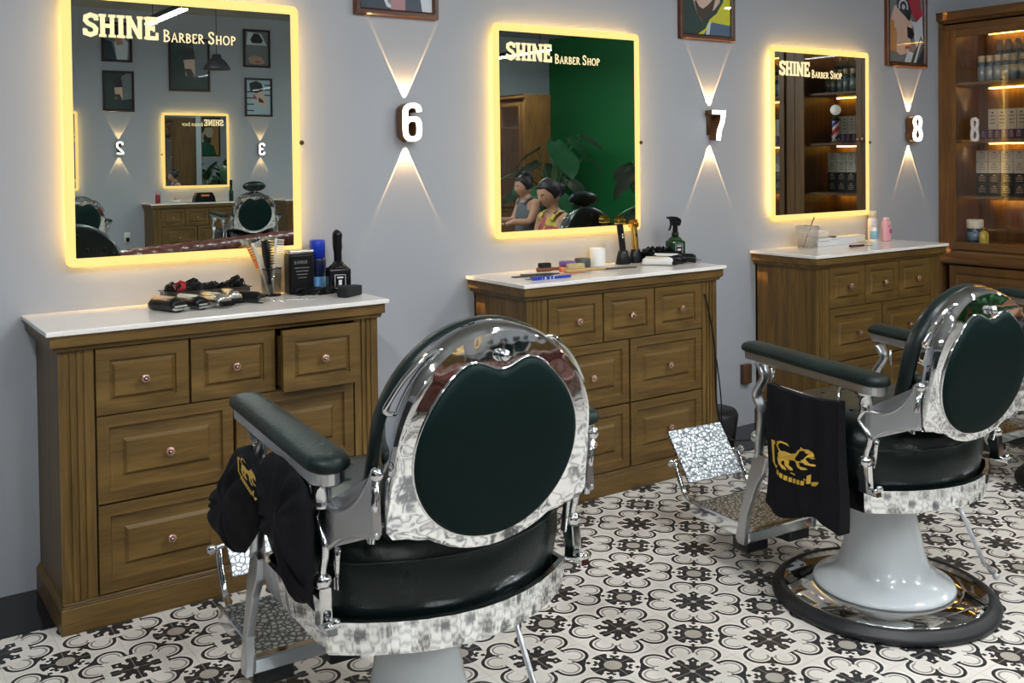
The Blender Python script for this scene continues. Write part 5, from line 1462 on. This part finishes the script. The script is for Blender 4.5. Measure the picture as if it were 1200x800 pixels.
plant((6.05, -5.30, 0), 3, 1.60, 24, 'large-leaved plant before the green wall, seen behind the woman in the second mirror')
plant((5.62, -3.22, 0), 5, 1.38, 18, 'leafy plant at the right edge of the second mirror', .36, .42)
plant((5.95, -1.0, 0), 9, 1.32, 16, 'leafy plant before the poster, seen deep in the nested mirrors', .4, .5)

# people ---------------------------------------------------------------
def figure(name, loc, rz, label, s, skinm, topm, hairm, pose):
    e = empty(name, loc, rz, label, 'person')
    # faces local +x ; origin = hip point on the seat ; overlapping limbs are fused into one skin by the remesh below
    kid = pose
    tb = MB(); V3 = lambda *a: Vector(a)*s
    def limb(pts, rad, n=16): tb.tube(smoothpath([V3(*p) for p in pts], 1), [((a*s, b*s) if True else 0) for a, b in rad], n)
    limb([(0, 0, .0), (0, 0, .10), (-.005, 0, .22), (-.01, 0, .34), (-.01, 0, .43), (-.005, 0, .49), (0, 0, .53), (.012, 0, .57), (.025, 0, .61), (.035, 0, .65)],
         [(.13, .165), (.135, .172), (.12, .145), (.125, .152), (.112, .16), (.085, .14), (.056, .078), (.048, .052), (.046, .05), (.05, .05)], 24)
    for sg in (-1, 1):
        tb.ball(V3(-.005, sg*.158, .475), .060*s, n=16)
        arm = [(-.005, sg*.165, .475), (.01, sg*.19, .38), (.04, sg*.205, .27), (.07, sg*.205, .22), (.16, sg*.195, .185), (.26, sg*.18, .155), (.36, sg*.17, .12)] if not kid else [(-.005, sg*.16, .475), (.02, sg*.18, .39), (.06, sg*.185, .31), (.10, sg*.18, .28), (.18, sg*.165, .28), (.26, sg*.15, .29), (.34, sg*(.13 if sg > 0 else .12), .30 if sg > 0 else .26)]
        limb(arm, [(.055, .055), (.050, .050), (.043, .043), (.041, .041), (.040, .040), (.032, .032), (.022, .026)])
        limb([(.0, sg*.085, .03), (.10, sg*.092, .045), (.25, sg*.10, .055), (.40, sg*.11, .055)], [(.10, .10), (.098, .098), (.082, .082), (.062, .062)])
        tb.ball(V3(.42, sg*.11, .05), .062*s, n=14)
        limb([(.43, sg*.11, .03), (.44, sg*.11, -.10), (.43, sg*.11, -.25), (.42, sg*.11, -.37)], [(.056, .056), (.055, .055), (.045, .045), (.036, .036)])
        limb([(.40, sg*.11, -.39), (.47, sg*.112, -.395), (.56, sg*.118, -.41)], [(.034, .036), (.030, .040), (.018, .034)])
    bm = bmesh.new(); tm0 = bpy.data.meshes.new('t'); tb.bm.to_mesh(tm0); tb.bm.free(); bm.from_mesh(tm0)
    # head
    hc = Vector(pose_head[name])*s; tiltm = Matrix.Rotation(math.radians(pose_tilt[name]), 4, 'Y')
    b2 = bmesh.new(); bmesh.ops.create_uvsphere(b2, u_segments=32, v_segments=24, radius=1)
    for v in b2.verts:
        x, y, z = v.co
        r = Vector((x*.102, y*.083, z*.120))
        if z < 0: r.x *= 1-.18*(-z)**1.5 if x < 0 else 1-.05*(-z); r.y *= 1-.32*(-z)**1.6
        if x > 0:
            nose = math.exp(-((y/.16)**2))*math.exp(-(((z+.12)/.20)**2)); r.x += .026*nose
            r.x -= .012*(math.exp(-(((abs(y)-.38)/.18)**2))*math.exp(-(((z-.08)/.12)**2)))
            r.x += .008*math.exp(-((y/.3)**2))*math.exp(-(((z+.50)/.10)**2)) + .006*math.exp(-((y/.35)**2))*math.exp(-(((z+.85)/.15)**2))
        if abs(y) > .8: pass
        v.co = r*s
    for sg in (-1, 1):
        b3 = bmesh.new(); bmesh.ops.create_uvsphere(b3, u_segments=10, v_segments=8, radius=.028*s)
        for v in b3.verts: v.co = Vector((v.co.x*.6-.005*s, v.co.y*.35+sg*.076*s, v.co.z))
        tm = bpy.data.meshes.new('t'); b3.to_mesh(tm); b2.from_mesh(tm); b3.free()
    bmesh.ops.transform(b2, matrix=Matrix.Translation(hc) @ tiltm, verts=b2.verts)
    tm = bpy.data.meshes.new('t'); b2.to_mesh(tm); bm.from_mesh(tm); b2.free()
    # hands: palm and five fingers each
    for wr, dr, sg in pose_hands[name]:
        wr = Vector(wr)*s; dr = Vector(dr).normalized(); side = Vector((0, 0, 1)).cross(dr).normalized(); upv = dr.cross(side)
        hb = MB()
        hb.tube([wr, wr+dr*.03*s, wr+dr*.085*s], [(.016*s, .020*s), (.014*s, .036*s), (.012*s, .038*s)], 12)
        for k, ln in enumerate((.066, .075, .070, .055)):
            b0 = wr+dr*.08*s+side*(.027-.018*k)*s
            hb.tube([b0, b0+(dr*.5*ln-upv*.006)*s, b0+(dr*.85*ln-upv*.022)*s, b0+(dr*ln-upv*.032)*s], [.0088*s, .0084*s, .0078*s, .006*s], 8)
        b0 = wr+dr*.03*s+side*.030*s*sg
        hb.tube([b0, b0+(dr*.025+side*.020*sg)*s, b0+(dr*.055+side*.028*sg-upv*.01)*s], [.011*s, .0095*s, .0075*s], 8)
        hm = bpy.data.meshes.new('h'); hb.bm.to_mesh(hm); hb.bm.free(); bm.from_mesh(hm)
    for f in bm.faces: f.smooth = True
    mm = bpy.data.meshes.new('body'); bm.to_mesh(mm); bm.free(); mm.materials.append(skinm)
    body = bpy.data.objects.new('body', mm); COL.objects.link(body); body.parent = e
    rm = body.modifiers.new('fuse', 'REMESH'); rm.mode = 'VOXEL'; rm.voxel_size = .0065*s; rm.use_smooth_shade = True
    sm_ = body.modifiers.new('soften', 'SMOOTH'); sm_.factor = .5; sm_.iterations = 4
    # face details
    fb = MB()
    T = Matrix.Translation(hc) @ tiltm
    for sg in (-1, 1):
        fb.use(mat('eye_white', (.7, .68, .65), .3)).ball(T @ (Vector((.082, sg*.030, .010))*s), .0095*s, (.7, 1.3, .55), 10)
        fb.use(hair).ball(T @ (Vector((.0885, sg*.030, .009))*s), .0045*s, n=8)
        fb.use(hair).tube([T @ (Vector((.090, sg*.016, .030))*s), T @ (Vector((.091, sg*.030, .034))*s), T @ (Vector((.080, sg*.048, .028))*s)], .0028*s, 6)
    fb.use(lips).ball(T @ (Vector((.097, 0, -.056))*s), .008*s, (.6, 2.4, .7), 10)
    fb.build('face_details', None, e)
    return e, body, hc, tiltm
pose_head = {'seated_woman': (.055, 0, .690), 'seated_child': (.05, 0, .672)}
pose_tilt = {'seated_woman': 24, 'seated_child': 14}
pose_hands = {'seated_woman': [((.36, .17, .12), (.9, -.3, -.3), -1), ((.36, -.17, .12), (.9, .3, -.3), 1)], 'seated_child': [((.34, .13, .30), (1, -.2, .1), -1), ((.36, -.12, .26), (1, .2, .1), 1)]}
SKINW = mat('warm_skin', (.42, .22, .14), .5)
def person_extra(e, hc, T, s, topm, name, kid):
    # hair cap with bun
    mb = MB(); rows = []
    Tm = Matrix.Translation(hc) @ T
    for i in range(15):
        ph = PI*.62*i/14
        row = []
        for k in range(28):
            a = 2*PI*k/28; z = math.cos(ph); x = math.sin(ph)*math.cos(a); y = math.sin(ph)*math.sin(a)
            lim = 1.0
            p = Vector((x*.108-.008, y*.087, z*.126+.004))
            if x > .25 and z < .55: p = Vector((.055+.01*z, y*.080, .070+.02*z))
            row.append(Tm @ (p*s))
        rows.append(row)
    V = mb.grid(rows, closeu=True); mb.cap(V[-1][::-1], True)
    if kid: mb.ball(Tm @ (Vector((-.05, 0, .125))*s), .042*s, n=14); mb.ball(Tm @ (Vector((-.10, 0, .06))*s), .045*s, (1, .8, 1.4), 14)
    else: mb.ball(Tm @ (Vector((-.115, 0, -.02))*s), .050*s, (.9, 1, 1.2), 14)
    mb.build('hair', mat('black_hair', (.010, .008, .008), .45, bump=(60, .5, 3)), e)
    # sleeveless top following the torso
    mb = MB(); rows = []
    for (x, z, rx, ry) in ((.0, -.02, .150, .185), (.0, .10, .150, .187), (-.005, .22, .134, .158), (-.01, .34, .138, .158), (-.01, .40, .130, .150), (-.008, .44, .120, .138), (-.006, .47, .108, .122), (-.004, .495, .092, .108)):
        rows.append([Vector((x+rx*math.cos(a)*1.03, ry*math.sin(a), z))*s for a in [2*PI*k/28 for k in range(28)]])
    mb.grid(rows, closeu=True)
    for sg in (-1, 1): mb.tube(smoothpath([Vector((.088, sg*.075, .47))*s, Vector((.060, sg*.088, .525))*s, Vector((.0, sg*.095, .548))*s, Vector((-.055, sg*.088, .525))*s, Vector((-.098, sg*.075, .48))*s], 2), [(.008*s, .022*s)]*9, 8)
    mb.build('sleeveless_top', topm, e, recalc=True)
    mb = MB()
    for sg in (-1, 1):
        P = smoothpath([Vector((.0, sg*.09, .07))*s, Vector((.22, sg*.10, .085))*s] + ([Vector((.42, sg*.11, .07))*s, Vector((.455, sg*.11, -.05))*s, Vector((.45, sg*.11, -.30))*s] if not kid else []), 3)
        mb.tube(P, [(.112-.045*i/(len(P)-1))*s for i in range(len(P))], 14)
    mb.build('shorts' if kid else 'trousers', mat('dark_trousers', (.03, .03, .035), .7) if not kid else mat('grey_shorts', (.07, .075, .08), .7), e, recalc=True)
m_, nt_, b_ = new_mat('yellow_patterned_cloth')
v_ = nt_.nodes.new('ShaderNodeTexVoronoi'); v_.inputs['Scale'].default_value = 16; tcx = nt_.nodes.new('ShaderNodeTexCoord'); nt_.links.new(tcx.outputs['Object'], v_.inputs['Vector'])
rp = nt_.nodes.new('ShaderNodeValToRGB'); rp.color_ramp.interpolation = 'CONSTANT'
cols = [(0, (.02, .02, .02, 1)), (.22, (.50, .40, .06, 1)), (.55, (.45, .34, .05, 1)), (.7, (.35, .06, .07, 1)), (.85, (.55, .45, .30, 1))]
rp.color_ramp.elements[0].color = cols[0][1]; rp.color_ramp.elements[1].position = cols[1][0]; rp.color_ramp.elements[1].color = cols[1][1]
for p, c in cols[2:]: q = rp.color_ramp.elements.new(p); q.color = c
sx = nt_.nodes.new('ShaderNodeSeparateColor'); nt_.links.new(v_.outputs['Color'], sx.inputs[0]); nt_.links.new(sx.outputs[0], rp.inputs['Fac']); nt_.links.new(rp.outputs['Color'], b_.inputs['Base Color'])
YELTOP = m_; b_.inputs['Roughness'].default_value = .8
ew, bw, hcw, tw = figure('seated_woman', (4.47, -3.15, .405), PI, 'person in a yellow patterned sleeveless top looking down, seen in the second mirror', 1., SKINW, YELTOP, hair, False)
person_extra(ew, hcw, tw, 1., YELTOP, 'seated_woman', False)
ek, bk, hck, tk = figure('seated_child', (4.56, -3.66, .62), PI+.1, 'small person in a grey sleeveless top sitting before the woman, seen in the second mirror', .78, SKINW, BLACKM, hair, True)
person_extra(ek, hck, tk, .78, mat('grey_vest', (.10, .11, .12), .8), 'seated_child', True)
bz = empty('booster_cushion', (4.60, -3.66, .338), .0, 'dark cushion raising the seated child on the bench', 'cushion')
MB().use(BLACKM).box(-.22, .22, -.2, .2, 0, .222, .03, seg=3, smooth=True).build('cushion_body', None, bz)

# things on the opposite chest
def simple(name, loc, label, cat, parts, grp=None):
    e = empty(name, loc, 0, label, cat, grp)
    for nm, prof, m in parts: MB().lathe(prof, n=20).build(nm, m, e)
    return e
simple('red_bottle', (2.79, YO+.20, ZT), 'red and pink bottle at the left end of the chest under the opposite mirror', 'bottle', [('bottle_body', [(0, 0), (.028, 0), (.028, .09), (.02, .10), (0, .10)], mat('red_bottle', (.30, .03, .04), .3)), ('bottle_cap', [(.024, .10), (.024, .135), (0, .137)], PINKP)])
simple('tool_dish', (3.0, YO+.20, ZT), 'dish of small orange tools on the opposite chest', 'dish', [('dish', [(0, 0), (.05, 0), (.06, .035), (.055, .035), (.045, .006), (0, .006)], WHITEP), ('tools', [(0, .008), (.045, .01), (.02, .06), (0, .075)], ORB)])
simple('dark_bottle', (3.66, YO+.25, ZT), 'dark slim bottle at the right end of the chest under the opposite mirror', 'bottle', [('bottle_body', [(0, 0), (.026, 0), (.026, .12), (.014, .14), (.014, .20), (0, .20)], mat('dark_green_bottle', (.01, .03, .02), .2)), ('bottle_cap', [(.018, .20), (.018, .26), (0, .262)], BLACKP)])
e = empty('tool_case', (3.33, YO+.22, ZT), 0, 'black tool case with an orange label on the opposite chest', 'case')
MB().use(BLACKP).prism([(-.13, 0), (.13, 0), (.12, .06), (.09, .115), (-.09, .115), (-.12, .06)], 'y', -.05, .06, .004).build('case_body', None, e); MB().use(ORB).box(-.05, .05, .0605, .062, .07, .09).build('case_label', None, e)
e = empty('power_outlet', (2.48, YO+.001, .50), 0, 'white power outlet with black plug low on the opposite wall', 'power outlet')
MB().use(WHITEP).box(-.035, .035, 0, .01, -.06, .06, .003).build('cover_plate', None, e); MB().use(BLACKP).box(-.018, .018, .0105, .04, -.05, .0, .004).build('plug', None, e)

# ------------------------------------------------------------------ world and colour management
w = bpy.data.worlds.new('world'); SC.world = w; w.use_nodes = True
w.node_tree.nodes['Background'].inputs[0].default_value = (.05, .055, .06, 1); w.node_tree.nodes['Background'].inputs[1].default_value = .3
SC.view_settings.view_transform = 'Standard'
SC.view_settings.look = 'None'; SC.view_settings.gamma = 1; SC.view_settings.use_curve_mapping = False
SC.view_settings.exposure = 0.22
